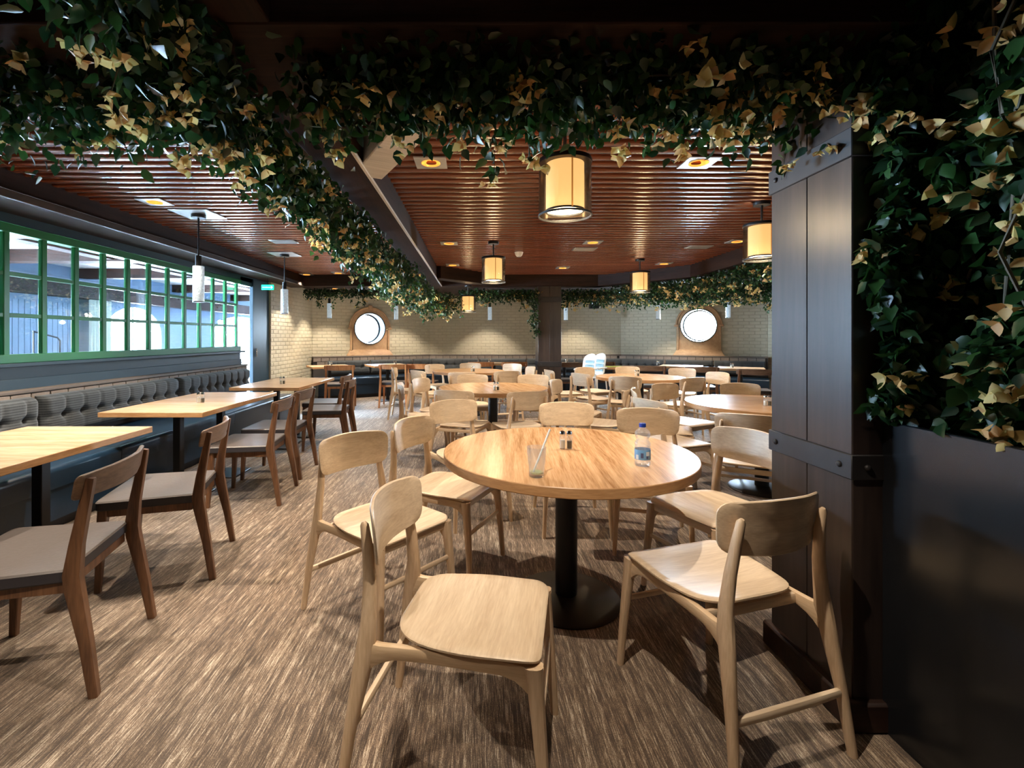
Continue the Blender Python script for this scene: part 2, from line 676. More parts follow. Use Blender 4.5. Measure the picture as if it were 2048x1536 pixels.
ceil = empty('ceiling', (0, 0, 0), kind='structure')
MB().box2((-3.75, 1.9, 2.56), (3.8, 9.3, 2.60)).build('ceiling_board', VOID, ceil)
MB().box2((-3.75, -3.1, 2.48), (8.8, 1.6, 2.54)).build('ceiling_board', BEAM, ceil)
# slats: rounded boards running across the room
pitch = .118
y0 = 2.575 - 5 * pitch


def slat_mesh(length):
    sec = [(-.035, .012), (-.037, -.022), (-.033, -.029), (-.025, -.033), (.025, -.033), (.033, -.029), (.037, -.022), (.035, .012)]
    n = len(sec)
    vs = [(-length / 2, a, b) for a, b in sec] + [(length / 2, a, b) for a, b in sec]
    fs = [tuple(range(n)), tuple(range(2 * n - 1, n - 1, -1))] + [((i + 1) % n, i, n + i, n + (i + 1) % n) for i in range(n)]
    return MB().add(vs, fs).mesh('slat', SLAT)


sm_l = slat_mesh(2.46)
sm_r = slat_mesh(4.14)
sm_cache = {}
k = 0
while y0 + k * pitch < 9.06:
    y = y0 + k * pitch
    k += 1
    o = link(bpy.data.objects.new('slat', sm_l), ceil)
    o.location = (-2.07, y, ZC + .033)
    if y < 8.0:
        xr = 3.5
        me, cx = sm_r, 1.43
        xl = -.64
    else:
        xl = -.64 + (y - 8.0) * .98
        xr = 3.5 - (y - 7.85) * .93
        me = slat_mesh(xr - xl)
        cx = (xl + xr) / 2
    o = link(bpy.data.objects.new('slat', me), ceil)
    o.location = (cx, y, ZC + .033)

# bay ceiling outside the beams
bc = MB()
bc.prism([(-3.7, 9.3), (2.6, 9.3), (3.75, 8.0), (3.75, 1.5), (8.8, 1.5), (8.8, 9.3), (6.4, 10.7), (3.7, 12.2), (-1.2, 12.2), (-3.7, 10.8)], 2.36, 2.42)
tag(bc.build('ceiling', plain('bay_ceiling_brown', (.030, .014, .010), rough=.8), ), kind='structure')

# beams (trims)


def beam(x0, y0_, x1, y1, wd, z0=ZB, z1=2.58, m=BEAM, name='trim_1'):
    d = Vector((x1 - x0, y1 - y0_, 0))
    L_ = d.length
    a = math.atan2(d.y, d.x)
    o = MB().box((0, 0, 0), (L_, wd, z1 - z0)).build(name, m, None, ((x0 + x1) / 2, (y0_ + y1) / 2, (z0 + z1) / 2), a, bevel=.006)
    tag(o, kind='structure')
    return o


beam(-3.6, 1.72, 8.7, 1.72, .46, name='trim_1', z1=2.56)         # cross beam over the camera
beam(-3.525, -3, -3.525, 9.4, .45, name='trim_2', z1=2.62)         # soffit along the lattice wall
beam(-.77, -1.0, -.77, 1.49, .26, name='trim_3', z1=2.47)
beam(-.77, 1.95, -.77, 9.12, .26, name='trim_3', z1=2.60)
beam(-3.3, 9.25, 2.45, 9.25, .30, name='trim_4')
beam(2.35, 9.28, 3.60, 7.86, .26, name='trim_5')
beam(3.63, 7.95, 3.63, 1.95, .26, name='trim_6')
beam(-.66, 7.97, .42, 9.16, .24, name='trim_7', z1=2.58)
beam(-.10, 1.90, -.66, 2.93, .18, name='trim_8', m=GREYW, z0=2.302, z1=2.48)
beam(-.89, 2.93, -1.45, 1.90, .18, name='trim_9', m=GREYW, z0=2.302, z1=2.48)
# faceted lighter strip on the long beam's underside edge
st = MB().box2((-.655, 1.96, 2.292), (-.638, 9.1, 2.31)).build('trim_10', GREYW)
tag(st, kind='structure')
st = MB().box2((-3.3, 1.95, 2.3), (-3.27, 9.1, 2.36)).build('trim_11', BEAMY, bevel=.004)
tag(st, kind='structure')

# ---- walls


def wallbox(name, a, b, m, label=None):
    o = MB().box2(a, b).build(name, m)
    return tag(o, label, kind='structure')


wallbox('wall_back', (-7.8, -3.2, 0), (8.8, -3.0, 2.6), BEAM)
wl = wallbox('wall_left', (-3.80, -3.0, 0), (-3.68, 7.47, 1.10), NAVY)
MB().box2((-3.82, 1.2, 1.085), (-3.62, 7.52, 1.115)).build('sill', NAVY, wl, bevel=.004)
MB().box2((-3.68, 1.2, .90), (-3.655, 7.47, .99)).build('moulding', NAVY, wl, bevel=.004)
MB().box2((-3.80, -3.0, 2.22), (-3.68, 8.5, 2.62)).build('upper_wall', NAVY, wl)
MB().box2((-3.80, -3.0, 1.10), (-3.68, 1.3, 2.22)).build('upper_wall', NAVY, wl)

win1 = empty('window_1', (-3.715, 0, 0), kind='structure')
tag(win1, 'green painted lattice window with square panes above the banquette')
MB().box2((-.05, 1.3, 1.115), (.05, 7.47, 1.185)).build('frame_rail', GREEN, win1, bevel=.004)
MB().box2((-.05, 1.3, 2.15), (.05, 7.47, 2.22)).build('frame_rail', GREEN, win1, bevel=.004)
mull = MB().box2((-.015, -.026, 1.18), (.022, .026, 2.16)).mesh('mullion', GREEN, bevel=.005)
trans = MB().box2((-.012, -.141, -.017), (.018, .141, .017)).mesh('transom', GREEN, bevel=.004)
pane = MB().box2((-.003, -.147, -.155), (.003, .147, .155)).mesh('pane', PANE, smooth=False)
ys = [7.405 - .331 * i for i in range(19)]
for i, y in enumerate(ys):
    o = link(bpy.data.objects.new('mullion', mull), win1)
    o.location = (0, y, 0)
    if i < 18:
        for z in (1.498, 1.828):
            t = link(bpy.data.objects.new('transom', trans), win1)
            t.location = (0, y - .1655, z)
        for z in (1.335, 1.663, 1.99):
            t = link(bpy.data.objects.new('pane', pane), win1)
            t.location = (0, y - .1655, z)

# opening to the side room with a dark door leaf beside it
dl = MB()
dl.box2((-3.72, 7.86, .01), (-3.66, 8.46, 2.28))
d1 = dl.build('door_1', NAVY, bevel=.004)
tag(d1, 'tall plain navy door panel beside the opening', kind='structure')
hd = MB().box2((-3.655, 7.92, 1.0), (-3.63, 7.94, 1.14)).build('door_handle', STEEL, d1, bevel=.003)
wallbox('door_2', (-3.78, 7.47, 2.15), (-3.68, 7.86, 2.28), NAVY)

es_ = empty('exit_sign', (-3.42, 7.86, 2.145), 0, 'small green lit exit sign hanging by the navy door panel', 'sign')
MB().box((0, 0, 0), (.20, .025, .085)).build('sign_box', EXITG, es_, bevel=.004)
MB().box((0, 0, .10), (.012, .012, .12)).build('bracket', STEEL, es_)
MB().box((0, -.0135, 0), (.17, .002, .006)).box((.07, -.0135, .012), (.03, .002, .006), 0, 0, Matrix.Rotation(R(40), 4, 'Y')).box((.07, -.0135, -.012), (.03, .002, .006), 0, 0, Matrix.Rotation(R(-40), 4, 'Y')).build('arrow', EXITW, es_, smooth=False)


# brick walls of the bay: a plain wall with proud bricks
def seg_frame(p, q):
    d = Vector((q[0] - p[0], q[1] - p[1]))
    return d.length, math.atan2(d.y, d.x)


def brick_wall(name, p, q, z0, z1, thick=.14, hole=None, skip=None, label=None, bricks=True):
    L_, a = seg_frame(p, q)
    root = empty(name, (p[0], p[1], 0), a, kind='structure')
    if label:
        tag(root, label)
    mb = MB()
    if hole:
        hs, hz, hr = hole
        N_ = 64
        corners = [(0, z0), (L_, z0), (L_, z1), (0, z1)]
        angs = sorted([2 * PI * i / N_ for i in range(N_)] + [math.atan2(c[1] - hz, c[0] - hs) % (2 * PI) for c in corners])
        inner, outer = [], []
        for an in angs:
            c, s_ = math.cos(an), math.sin(an)
            inner.append((hs + hr * c, hz + hr * s_))
            ts = []
            if c > 1e-9:
                ts.append((L_ - hs) / c)
            if c < -1e-9:
                ts.append((0 - hs) / c)
            if s_ > 1e-9:
                ts.append((z1 - hz) / s_)
            if s_ < -1e-9:
                ts.append((z0 - hz) / s_)
            t = min(ts)
            outer.append((hs + t * c, hz + t * s_))
        n = len(angs)
        vs = [(x, 0, z) for x, z in inner] + [(x, 0, z) for x, z in outer] + [(x, thick, z) for x, z in inner] + [(x, thick, z) for x, z in outer]
        fs = []
        for i in range(n):
            j = (i + 1) % n
            fs += [(i, j, n + j, n + i), (2 * n + j, 2 * n + i, 3 * n + i, 3 * n + j), (j, i, 2 * n + i, 2 * n + j), (n + i, n + j, 3 * n + j, 3 * n + i)]
        mb.add(vs, fs)
    else:
        mb.box2((0, 0, z0), (L_, thick, z1))
    mb.build('wall_face', CREAMM, root, smooth=False)
    if bricks:
        bl, bh, g = .205, .062, .011
        b = MB()
        r_ = 0
        z = z0 + .004
        rr = random.Random(3)
        while z + bh < z1:
            x = -(r_ % 2) * (bl + g) / 2
            while x < L_:
                xa, xb = max(x, .002), min(x + bl, L_ - .002)
                if xb - xa > .02 and not (skip and skip((xa + xb) / 2, z + bh / 2)):
                    pr = .004 + rr.random() * .004
                    j = rr.uniform(-.0015, .0015)
                    vs = [(xa, 0, z + j), (xb, 0, z + j), (xb, 0, z + bh + j), (xa, 0, z + bh + j), (xa + .005, -pr, z + .004 + j), (xb - .005, -pr, z + .004 + j), (xb - .005, -pr, z + bh - .004 + j), (xa + .005, -pr, z + bh - .004 + j)]
                    b.add(vs, [(4, 5, 6, 7), (0, 1, 5, 4), (1, 2, 6, 5), (2, 3, 7, 6), (3, 0, 4, 7)])
                x += bl + g
            z += bh + g
            r_ += 1
        o = b.build('brickwork', CREAMW, root, smooth=False)
        tag(o, kind='stuff')
    return root


# left section of brick runs along X=-3.63; its room side faces +X, so go from far to near
brick_wall('wall_left_brick', A_, (-3.63, 8.46), 0, 2.40, thick=-.0 - .14, label='cream painted brick wall beside the navy door panel') if False else None
ZL, ZR = 1.53, 1.60


def wall_left_brick():
    # local x from near to far, faces -y_local must look to +X: rotate by +90 deg -> local -y = +X
    return brick_wall('wall_left', (-3.63, 8.46), A_, 0, 2.42, label='cream painted brick wall between the navy door panel and the bay')


wall_left_brick()
LAB_, aAB = seg_frame(A_, B_)
LCD_, aCD = seg_frame(C_, D_)
# porthole positions along their walls
sL = (Vector((-2.495, 11.24)) - Vector(A_)).length
sR = (Vector((5.2, 11.13)) - Vector(C_)).length


def skipper(s0, zc):
    def f(x, z):
        if z < zc:
            return abs(x - s0) < .50
        return (x - s0) ** 2 + (z - zc) ** 2 < .54 ** 2
    return f


wB1 = brick_wall('wall_bay', A_, B_, 0, 2.42, hole=(sL, ZL, .365), skip=skipper(sL, ZL), label='cream painted brick bay wall with a porthole, beside the long flowering beam')
wB2 = brick_wall('wall_far', B_, C_, 0, 2.42, label='cream painted brick wall behind the far pillar')
wB3 = brick_wall('wall_bay', C_, D_, 0, 2.42, hole=(sR, ZR, .385), skip=skipper(sR, ZR), label='cream painted brick bay wall with the porthole nearer the big pillar')
brick_wall('wall_bay', D_, E_, 0, 2.42, label='cream painted brick wall turning towards the side wall', bricks=True)
brick_wall('wall_right', E_, (8.6, -3.0), 0, 2.42, label='cream painted side wall seen between the vine leaves', bricks=False)


def porthole(name, wall_p, ang, s0, zc, r, label):
    root = empty(name, (wall_p[0] + s0 * math.cos(ang), wall_p[1] + s0 * math.sin(ang), zc), ang, kind='structure')
    tag(root, label)
    zb = .90 - zc        # bottom of the surround, local
    W = .46
    # surround board with round hole
    outl = []
    for i in range(25):
        t = PI * i / 24
        outl.append((W * math.cos(t), W * math.sin(t) * 1.02))
    outl += [(-W, zb + .12), (-W - .07, zb), (W + .07, zb), (W, zb + .12)]
    # ray hit
    N_ = 72
    inner, outer = [], []
    for i in range(N_):
        an = 2 * PI * i / N_
        c, s_ = math.cos(an), math.sin(an)
        best = None
        for j in range(len(outl)):
            (x1, z1), (x2, z2) = outl[j], outl[(j + 1) % len(outl)]
            dx, dz = x2 - x1, z2 - z1
            det = c * (-dz) - s_ * (-dx)
            if abs(det) < 1e-12:
                continue
            t = (x1 * (-dz) - z1 * (-dx)) / det
            u = (c * z1 - s_ * x1) / det
            if t > 0 and -1e-6 <= u <= 1 + 1e-6:
                best = t if best is None else max(best, t)
        inner.append(((r + .0) * c, (r + .0) * s_))
        outer.append((best * c, best * s_))
    vs = []
    for (y, ring) in ((-.035, inner), (-.035, outer), (.0, inner), (.0, outer)):
        vs += [(x, y, z) for x, z in ring]
    n = N_
    fs = []
    for i in range(n):
        j = (i + 1) % n
        fs += [(i, j, n + j, n + i), (n + i, n + j, 3 * n + j, 3 * n + i), (j, i, 2 * n + i, 2 * n + j)]
    MB().add(vs, fs).build('surround', SURR, root)
    # outer arch moulding
    path = [(W * 1.03, -.05, zb + .16)] + [(W * 1.03, -.05, -.02)]
    path = [(W * 1.04 * math.cos(PI * i / 28), -.045, W * 1.06 * math.sin(PI * i / 28)) for i in range(29)]
    MB().loft(path, [(.022, .028)] * 29, 8, .4, up=(0, 1, 0)).build('arch_moulding', SURR, root)
    for s_ in (-1, 1):
        MB().box((s_ * W * .97, -.05, (zb + .12) / 2), (.05, .035, -(zb + .12))).build('side_moulding', SURR, root, bevel=.006)
        MB().box((s_ * (W + .012), -.055, 0), (.10, .07, .05)).build('corbel', SURR, root, bevel=.012, seg=2)
    MB().box((0, -.065, W * 1.08), (.09, .08, .09)).build('keystone', SURR, root, bevel=.01)
    # flared base
    fb = MB()
    z_0, z_1 = zb, zb + .14
    fb.add([(-W - .09, -.12, z_0), (W + .09, -.12, z_0), (W + .09, 0, z_0), (-W - .09, 0, z_0), (-W, -.05, z_1), (W, -.05, z_1), (W, 0, z_1), (-W, 0, z_1)],
           [(0, 1, 5, 4), (1, 2, 6, 5), (2, 3, 7, 6), (3, 0, 4, 7), (4, 5, 6, 7), (3, 2, 1, 0)])
    fb.build('sill', SURR, root, bevel=.008)
    # deep reveal ring, glass, inner rim
    n = 64
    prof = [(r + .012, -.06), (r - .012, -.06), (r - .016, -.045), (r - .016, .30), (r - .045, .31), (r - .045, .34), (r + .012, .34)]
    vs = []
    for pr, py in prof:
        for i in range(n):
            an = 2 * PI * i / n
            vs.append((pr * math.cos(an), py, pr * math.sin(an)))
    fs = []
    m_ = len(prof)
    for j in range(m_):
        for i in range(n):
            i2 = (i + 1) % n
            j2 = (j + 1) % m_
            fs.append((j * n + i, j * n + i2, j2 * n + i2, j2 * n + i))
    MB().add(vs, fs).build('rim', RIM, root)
    vs = [((r - .04) * math.cos(2 * PI * i / n), y, (r - .04) * math.sin(2 * PI * i / n)) for y in (.318, .326) for i in range(n)]
    fs = [tuple(range(n)), tuple(range(2 * n - 1, n - 1, -1))] + [(i, (i + 1) % n, n + (i + 1) % n, n + i) for i in range(n)]
    MB().add(vs, fs).build('pane', CLEARW, root, smooth=False)
    MB().box((-.41 if s0 > 1.6 else .41, -.045, -.02), (.02, .02, .06)).build('latch', STEEL, root, bevel=.003)
    area('porthole_portal', Vector(root.location) + Vector((-math.sin(ang) * .4, math.cos(ang) * .4, 0)), (PI / 2, 0, ang), r * 2, r * 2, 1, DAY, True).rotation_euler = (-PI / 2, 0, ang)
    return root


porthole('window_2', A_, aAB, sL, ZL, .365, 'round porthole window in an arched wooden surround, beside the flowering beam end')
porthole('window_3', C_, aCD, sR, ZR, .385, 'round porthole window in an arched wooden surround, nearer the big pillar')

# ================================================================= side room beyond the lattice
so = MB()
XO = -7.5
ZT = 2.62
prev = -3.0
for (a, b) in OUTWIN:
    so.box2((XO - .15, prev, 0), (XO, a, ZT))
    so.box2((XO - .15, a, 0), (XO, b, .25))
    r_ = (b - a) / 2
    zs = 1.98 - min(r_, .62)
    h = min(r_, .62)
    n = 14
    poly = [(a, ZT), (a, zs)] + [((a + b) / 2 - r_ * math.cos(PI * i / n), zs + h * math.sin(PI * i / n)) for i in range(1, n)] + [(b, zs), (b, ZT)]
    m_ = len(poly)
    # split per strip to stay convex
    top = [(p[0], ZT) for p in poly[1:-1]]
    bot = poly[1:-1]
    for i in range(len(bot) - 1):
        (ya, za), (yb, zb_) = bot[i], bot[i + 1]
        vs = [(XO, ya, za), (XO, yb, zb_), (XO, yb, ZT), (XO, ya, ZT), (XO - .15, ya, za), (XO - .15, yb, zb_), (XO - .15, yb, ZT), (XO - .15, ya, ZT)]
        so.add(vs, [(0, 1, 2, 3), (7, 6, 5, 4), (0, 4, 5, 1)])
    prev = b
so.box2((XO - .15, prev, 0), (XO, 18.1, ZT))
o = so.build('wall_side_room', SIDEW, smooth=False)
tag(o, 'blue grey wall of the side room with arched windows', kind='structure')
for i, (a, b) in enumerate(OUTWIN):
    gw = empty('window_%d' % (4 + i), (XO - .08, (a + b) / 2, 0), kind='structure')
    hw = (b - a) / 2
    MB().box2((-.004, -hw, .25), (.004, hw, 2.0)).build('pane', PANE, gw, smooth=False)
    MB().box2((-.03, -.03, .25), (.03, .03, 1.97)).build('mullion', WHITE, gw)
wallbox('wall_side_room_end', (XO, 18.0, 0), (-3.5, 18.15, ZT), SIDEW)
wallbox('wall_side_room_inner', (-3.95, 10.75, 0), (-3.80, 18.0, ZT), SIDEW)
wallbox('wall_side_room_inner', (-3.95, 8.46, 0), (-3.78, 10.75, ZT), SIDEW)
wallbox('ceiling', (XO, -3.0, 2.62), (-3.68, 18.1, 2.70), WHITE)
for yb in (3.0, 5.2, 7.0, 9.0, 11.8, 14.6):
    wallbox('trim_12', (XO, yb, 2.44), (-3.8, yb + .22, 2.62), BEAM)
wallbox('trim_13', (-5.5, -3.0, 2.46), (-5.3, 18.0, 2.62), BEAM)
wallbox('trim_14', (XO, -3.0, 2.05), (XO + .28, 18.0, 2.32), BEAM)
# grooved wainscot panels between the windows
gp = MB()
for i in range(15):
    gp.box((XO + .012, 7.55 + i * .105, 1.0), (.02, .095, 1.9))
tag(gp.build('wainscot', SIDEW, smooth=False), 'pale blue grooved panelling seen through the nearest lattice panes', 'panelling', kind='stuff')
# curtain
cv, cf = [], []
nC = 90
for i in range(nC + 1):
    t = i / nC
    y = 9.02 + t * .56
    x = XO + .20 + .035 * math.sin(t * 2 * PI * 7) + .012 * math.sin(t * 41)
    cv += [(x, y, .10), (x, y + .0, 2.04)]
for i in range(nC):
    cf.append((2 * i, 2 * i + 2, 2 * i + 3, 2 * i + 1))
cu = empty('curtain', (0, 0, 0), 0, 'pale gathered curtain beside the arched side room window', 'curtain')
MB().add(cv, cf).build('cloth', CURT, cu)
MB().loft([(XO + .2, 8.9, 2.05), (XO + .2, 11.6, 2.05)], [.012, .012], 8).build('curtain_rail', BLK, cu)
hr = empty('handrail', (XO + .45, 7.6, 0), 0, 'thin dark handrail in the side room', 'handrail')
MB().loft([(0, .0, 1.42), (0, .45, 1.32), (0, .50, 1.27), (0, .50, .9)], [.014] * 4, 8).build('rail', BLK, hr)
MB().loft([(0, .02, 0), (0, .02, 1.41)], [.012] * 2, 8).loft([(0, .5, 0), (0, .5, .92)], [.012] * 2, 8).build('post', BLK, hr)

# ================================================================= brick ledges and banquettes
bmesh_ledge = {}


def ledge(name, p, q, off, z0, z1, label, rows=1, s_start=0.0, s_end=None):
    """low ledge with real bricks in front of the wall p->q; off = distance of its face from the wall"""
    L_, a = seg_frame(p, q)
    s_end = L_ if s_end is None else s_end
    root = empty(name, (p[0], p[1], 0), a, kind='structure')
    tag(root, label)
    MB().box2((s_start, -off + .012, 0), (s_end, 0, z1 - .03)).build('core', LEDGEM, root)
    MB().box2((s_start, -off - .012, z1 - .03), (s_end, 0, z1)).build('ledge_cap', CAPM, root, bevel=.006)
    bl, g = .163, .010
    bh = .078
    me = MB().box((0, 0, 0), (bl, .024, bh)).mesh('brick', LEDGEB, bevel=.004)
    for r_ in range(rows):
        z = z1 - .036 - bh / 2 - r_ * (bh + g)
        x = s_start + bl / 2 + (r_ % 2) * .08
        while x + bl / 2 < s_end:
            o = link(bpy.data.objects.new('brick', me), root)
            o.location = (x, -off + .004 + random.uniform(-.002, .002), z)
            x += bl + g
    return root


# near ledge: wall X=-3.68 looking +X : local x runs from near to far
ledge('wall_ledge', (-3.68, 1.6), (-3.68, 7.5), .10, .0, .905, 'low brown brick ledge behind the tufted banquette under the lattice', rows=4)
ledge('wall_ledge', A_, B_, .15, 0, .90, 'low brick ledge running below the porthole beside the flowering beam', rows=2)
ledge('wall_ledge', B_, C_, .15, 0, .90, 'low brick ledge on the far wall behind the slim pillar', rows=2)
ledge('wall_ledge', C_, D_, .15, 0, .90, 'low brick ledge below the porthole nearer the big pillar', rows=2)


def tufted(L_, z0, z1, depth, rowsb=1, sp=.19):
    nx = max(12, int(L_ / .016))
    nz = 22
    vs, fs = [], []
    H = z1 - z0
    for i in range(nx + 1):
        x = L_ * i / nx
        for j in range(nz + 1):
            v = j / nz
            z = z0 + H * v
            ex = min(1, min(x, L_ - x) / .04)
            ez = min(1, min(v, 1 - v) * H / .05)
            d = depth * (math.sqrt(max(0, 1 - (1 - ex) ** 2)) * .6 + .4) * (math.sqrt(max(0, 1 - (1 - ez) ** 2)) * .75 + .25)
            # buttons
            for rb in range(rowsb):
                zb = z0 + H * (rb + 1) / (rowsb + 1)
                ph = 0 if rb % 2 == 0 else .5
                kx = (x / sp - ph)
                dx = (kx - round(kx)) * sp
                dz = z - zb
                d -= .044 * math.exp(-(dx * dx + dz * dz) / (2 * .022 ** 2))
                d -= .010 * math.exp(-(dx * dx) / (2 * .010 ** 2)) * (1 if dz > 0 else .4)
                d -= .010 * math.exp(-(dz * dz) / (2 * .014 ** 2))
            vs.append((x, -max(d, .004), z))
    for i in range(nx):
        for j in range(nz):
            a = i * (nz + 1) + j
            fs.append((a, a + nz + 1, a + nz + 2, a + 1))
    b0 = len(vs)
    # back plane
    vs += [(0, 0, z0), (L_, 0, z0), (L_, 0, z1), (0, 0, z1)]
    fs.append((b0, b0 + 3, b0 + 2, b0 + 1))
    # rim to back
    top = [i * (nz + 1) + nz for i in range(nx + 1)]
    bot = [i * (nz + 1) for i in range(nx + 1)]
    lf = list(range(nz + 1))
    rt = [nx * (nz + 1) + j for j in range(nz + 1)]
    fs.append(tuple([b0 + 3] + top + [b0 + 2]))
    fs.append(tuple([b0 + 1] + bot[::-1] + [b0]))
    fs.append(tuple([b0] + lf + [b0 + 3]))
    fs.append(tuple([b0 + 2] + rt[::-1] + [b0 + 1]))
    return MB().add(vs, fs)


def banquette(name, p, q, off, depth, label, cushions, z_c=(.50, .85), s_start=0, s_end=None, dep=.10, rowsb=1):
    L_, a = seg_frame(p, q)
    s_end = L_ if s_end is None else s_end
    root = empty(name, (p[0], p[1], 0), a, label, 'bench')
    # seat with rounded nose, base panel and plinth
    y1 = -off
    y2 = -off - depth
    n = 8
    sec = [(y1, .30), (y1, .45)] + [(y2 + .04 - .04 * math.sin(PI / 2 * i / n), .41 + .04 * math.cos(PI / 2 * i / n)) for i in range(n + 1)] + [(y2 + .01, .30)]
    cuts = [s_start] + [c[1] + .0 for c in cushions[:-1]] + [s_end]
    for i in range(len(cuts) - 1):
        xa, xb = cuts[i] + .002, cuts[i + 1] - .002
        m_ = len(sec)
        vs = [(xa, y, z) for y, z in sec] + [(xb, y, z) for y, z in sec]
        fs = [tuple(range(m_)), tuple(range(2 * m_ - 1, m_ - 1, -1))] + [(i_, (i_ + 1) % m_, m_ + (i_ + 1) % m_, m_ + i_) for i_ in range(m_)]
        MB().add(vs, fs).build('seat', NAVYS, root)
    MB().box2((s_start, y1, .08), (s_end, y2 + .03, .31)).build('front_panel', NAVYS, root)
    MB().box2((s_start, y1, 0), (s_end, y2 + .08, .08)).build('plinth', BLK, root)
    for (xa, xb) in cushions:
        o = tufted(xb - xa, z_c[0], z_c[1], dep, rowsb).build('back_cushion', STRIPE, root)
        o.location = (xa, -off + .004, 0)
    return root


banquette('banquette', (-3.68, 1.6), (-3.68, 7.5), .112, .74, 'long navy banquette with striped tufted back under the lattice window',
          [(.02, 2.22), (2.27, 4.02), (4.06, 5.78)], z_c=(.50, .845), s_end=5.8)
banquette('banquette', A_, B_, .162, .55, 'navy banquette below the porthole beside the flowering beam', [(.30, 1.25), (1.28, 2.30), (2.33, 2.80)], z_c=(.50, .80), dep=.08, s_end=2.82)
banquette('banquette', B_, C_, .162, .55, 'navy banquette along the far wall behind the slim pillar', [(.05 + i * 1.19, .05 + i * 1.19 + 1.16) for i in range(4)], z_c=(.50, .80), dep=.08)
banquette('banquette', C_, D_, .162, .55, 'navy banquette below the porthole nearer the big pillar', [(.05 + i * 1.03, .05 + i * 1.03 + 1.0) for i in range(3)], z_c=(.50, .80), dep=.08)

# ================================================================= columns and planter


def column(name, x0, y0_, x1, y1, label, zt=2.32, straps=((1.93, 2.04), (.84, .925)), z_p=.10):
    root = empty(name, ((x0 + x1) / 2, (y0_ + y1) / 2, 0), 0)
    tag(root, label, 'pillar', kind='thing')
    w_, d_ = x1 - x0, y1 - y0_
    # planks on all four faces around a core
    MB().box((0, 0, zt / 2), (w_ - .03, d_ - .03, zt)).build('core', VOID, root)
    np_ = 2
    for f in range(4):
        ln, off = (w_, d_ / 2) if f % 2 == 0 else (d_, w_ / 2)
        for i in range(np_):
            pw = ln / np_
            me = MB().box((0, 0, zt / 2), (pw - .003, .02, zt - .002)).mesh('plank', COLW, bevel=.002)
            o = link(bpy.data.objects.new('plank', me), root)
            t = (i + .5) * pw - ln / 2
            ang = f * PI / 2
            rot = Matrix.Rotation(ang, 4, 'Z')
            o.location = rot @ Vector((t, -off + .0101, .001))
            o.rotation_euler = (0, 0, ang)
    for (za, zb) in straps:
        t = .008
        strap = MB().box((0, 0, (za + zb) / 2), (w_ + 2 * t, d_ + 2 * t, zb - za)).build('iron_strap', BLKG, root, bevel=.003)
        for f in range(4):
            off = (d_ / 2 if f % 2 == 0 else w_ / 2) + t
            ln = w_ if f % 2 == 0 else d_
            for s_ in (-1, 1):
                rot = Matrix.Rotation(f * PI / 2, 4, 'Z')
                bm_ = MB()
                c = rot @ Vector((s_ * (ln / 2 - .045), -off, (za + zb) / 2))
                d = rot @ Vector((0, -1, 0))
                bm_.loft([c - d * .002, c + d * .004, c + d * .008, c + d * .010], [.011, .011, .008, .003], 10)
                bm_.build('bolt', BLKG, strap)
    MB().box((0, 0, z_p / 2), (w_ + .05, d_ + .05, z_p)).build('plinth', BEAM, root, bevel=.008)
    return root


column('pillar', 1.27, 1.61, 1.71, 2.05, 'big dark timber pillar with iron straps beside the flowering planter', straps=((1.93, 2.03), (.84, .925)))
column('pillar', 1.20, 9.14, 1.64, 9.58, 'slim looking dark timber pillar standing before the far brick wall', straps=((2.0, 2.1), (.76, .86)), zt=2.36)

# planter partition in front of the column
pl = empty('planter', (1.37, .2, 0), 0, 'waist high near black planter box next to the big pillar', 'planter')
MB().box2((0, -.6, 0), (.025, 1.41, 1.04)).build('side_panel', DARKP, pl, bevel=.003)
MB().box2((.6, -.6, 0), (.625, 1.41, 1.04)).build('side_panel', DARKP, pl)
MB().box2((.025, 1.38, 0), (.6, 1.405, 1.04)).build('end_panel', DARKP, pl)
MB().box2((.025, -.6, .90), (.6, 1.38, .97)).build('soil', VOID, pl)
# dark trellis the vine climbs on
tr = MB()
for i in range(9):
    tr.box((.48, -.5 + i * .22, 1.75), (.02, .02, 1.45))
for j in range(6):
    tr.box((.495, .4, 1.15 + j * .24), (.02, 1.95, .02))
tag(tr.build('trellis', BLK, pl, smooth=False), kind='stuff')

# ================================================================= chairs


def seat_outline_oak():
    return round_poly([(.215, -.215), (.215, .215), (-.04, .225), (-.215, .178), (-.215, -.178), (-.04, -.225)], [.05, .05, .10, .095, .095, .10], 6)


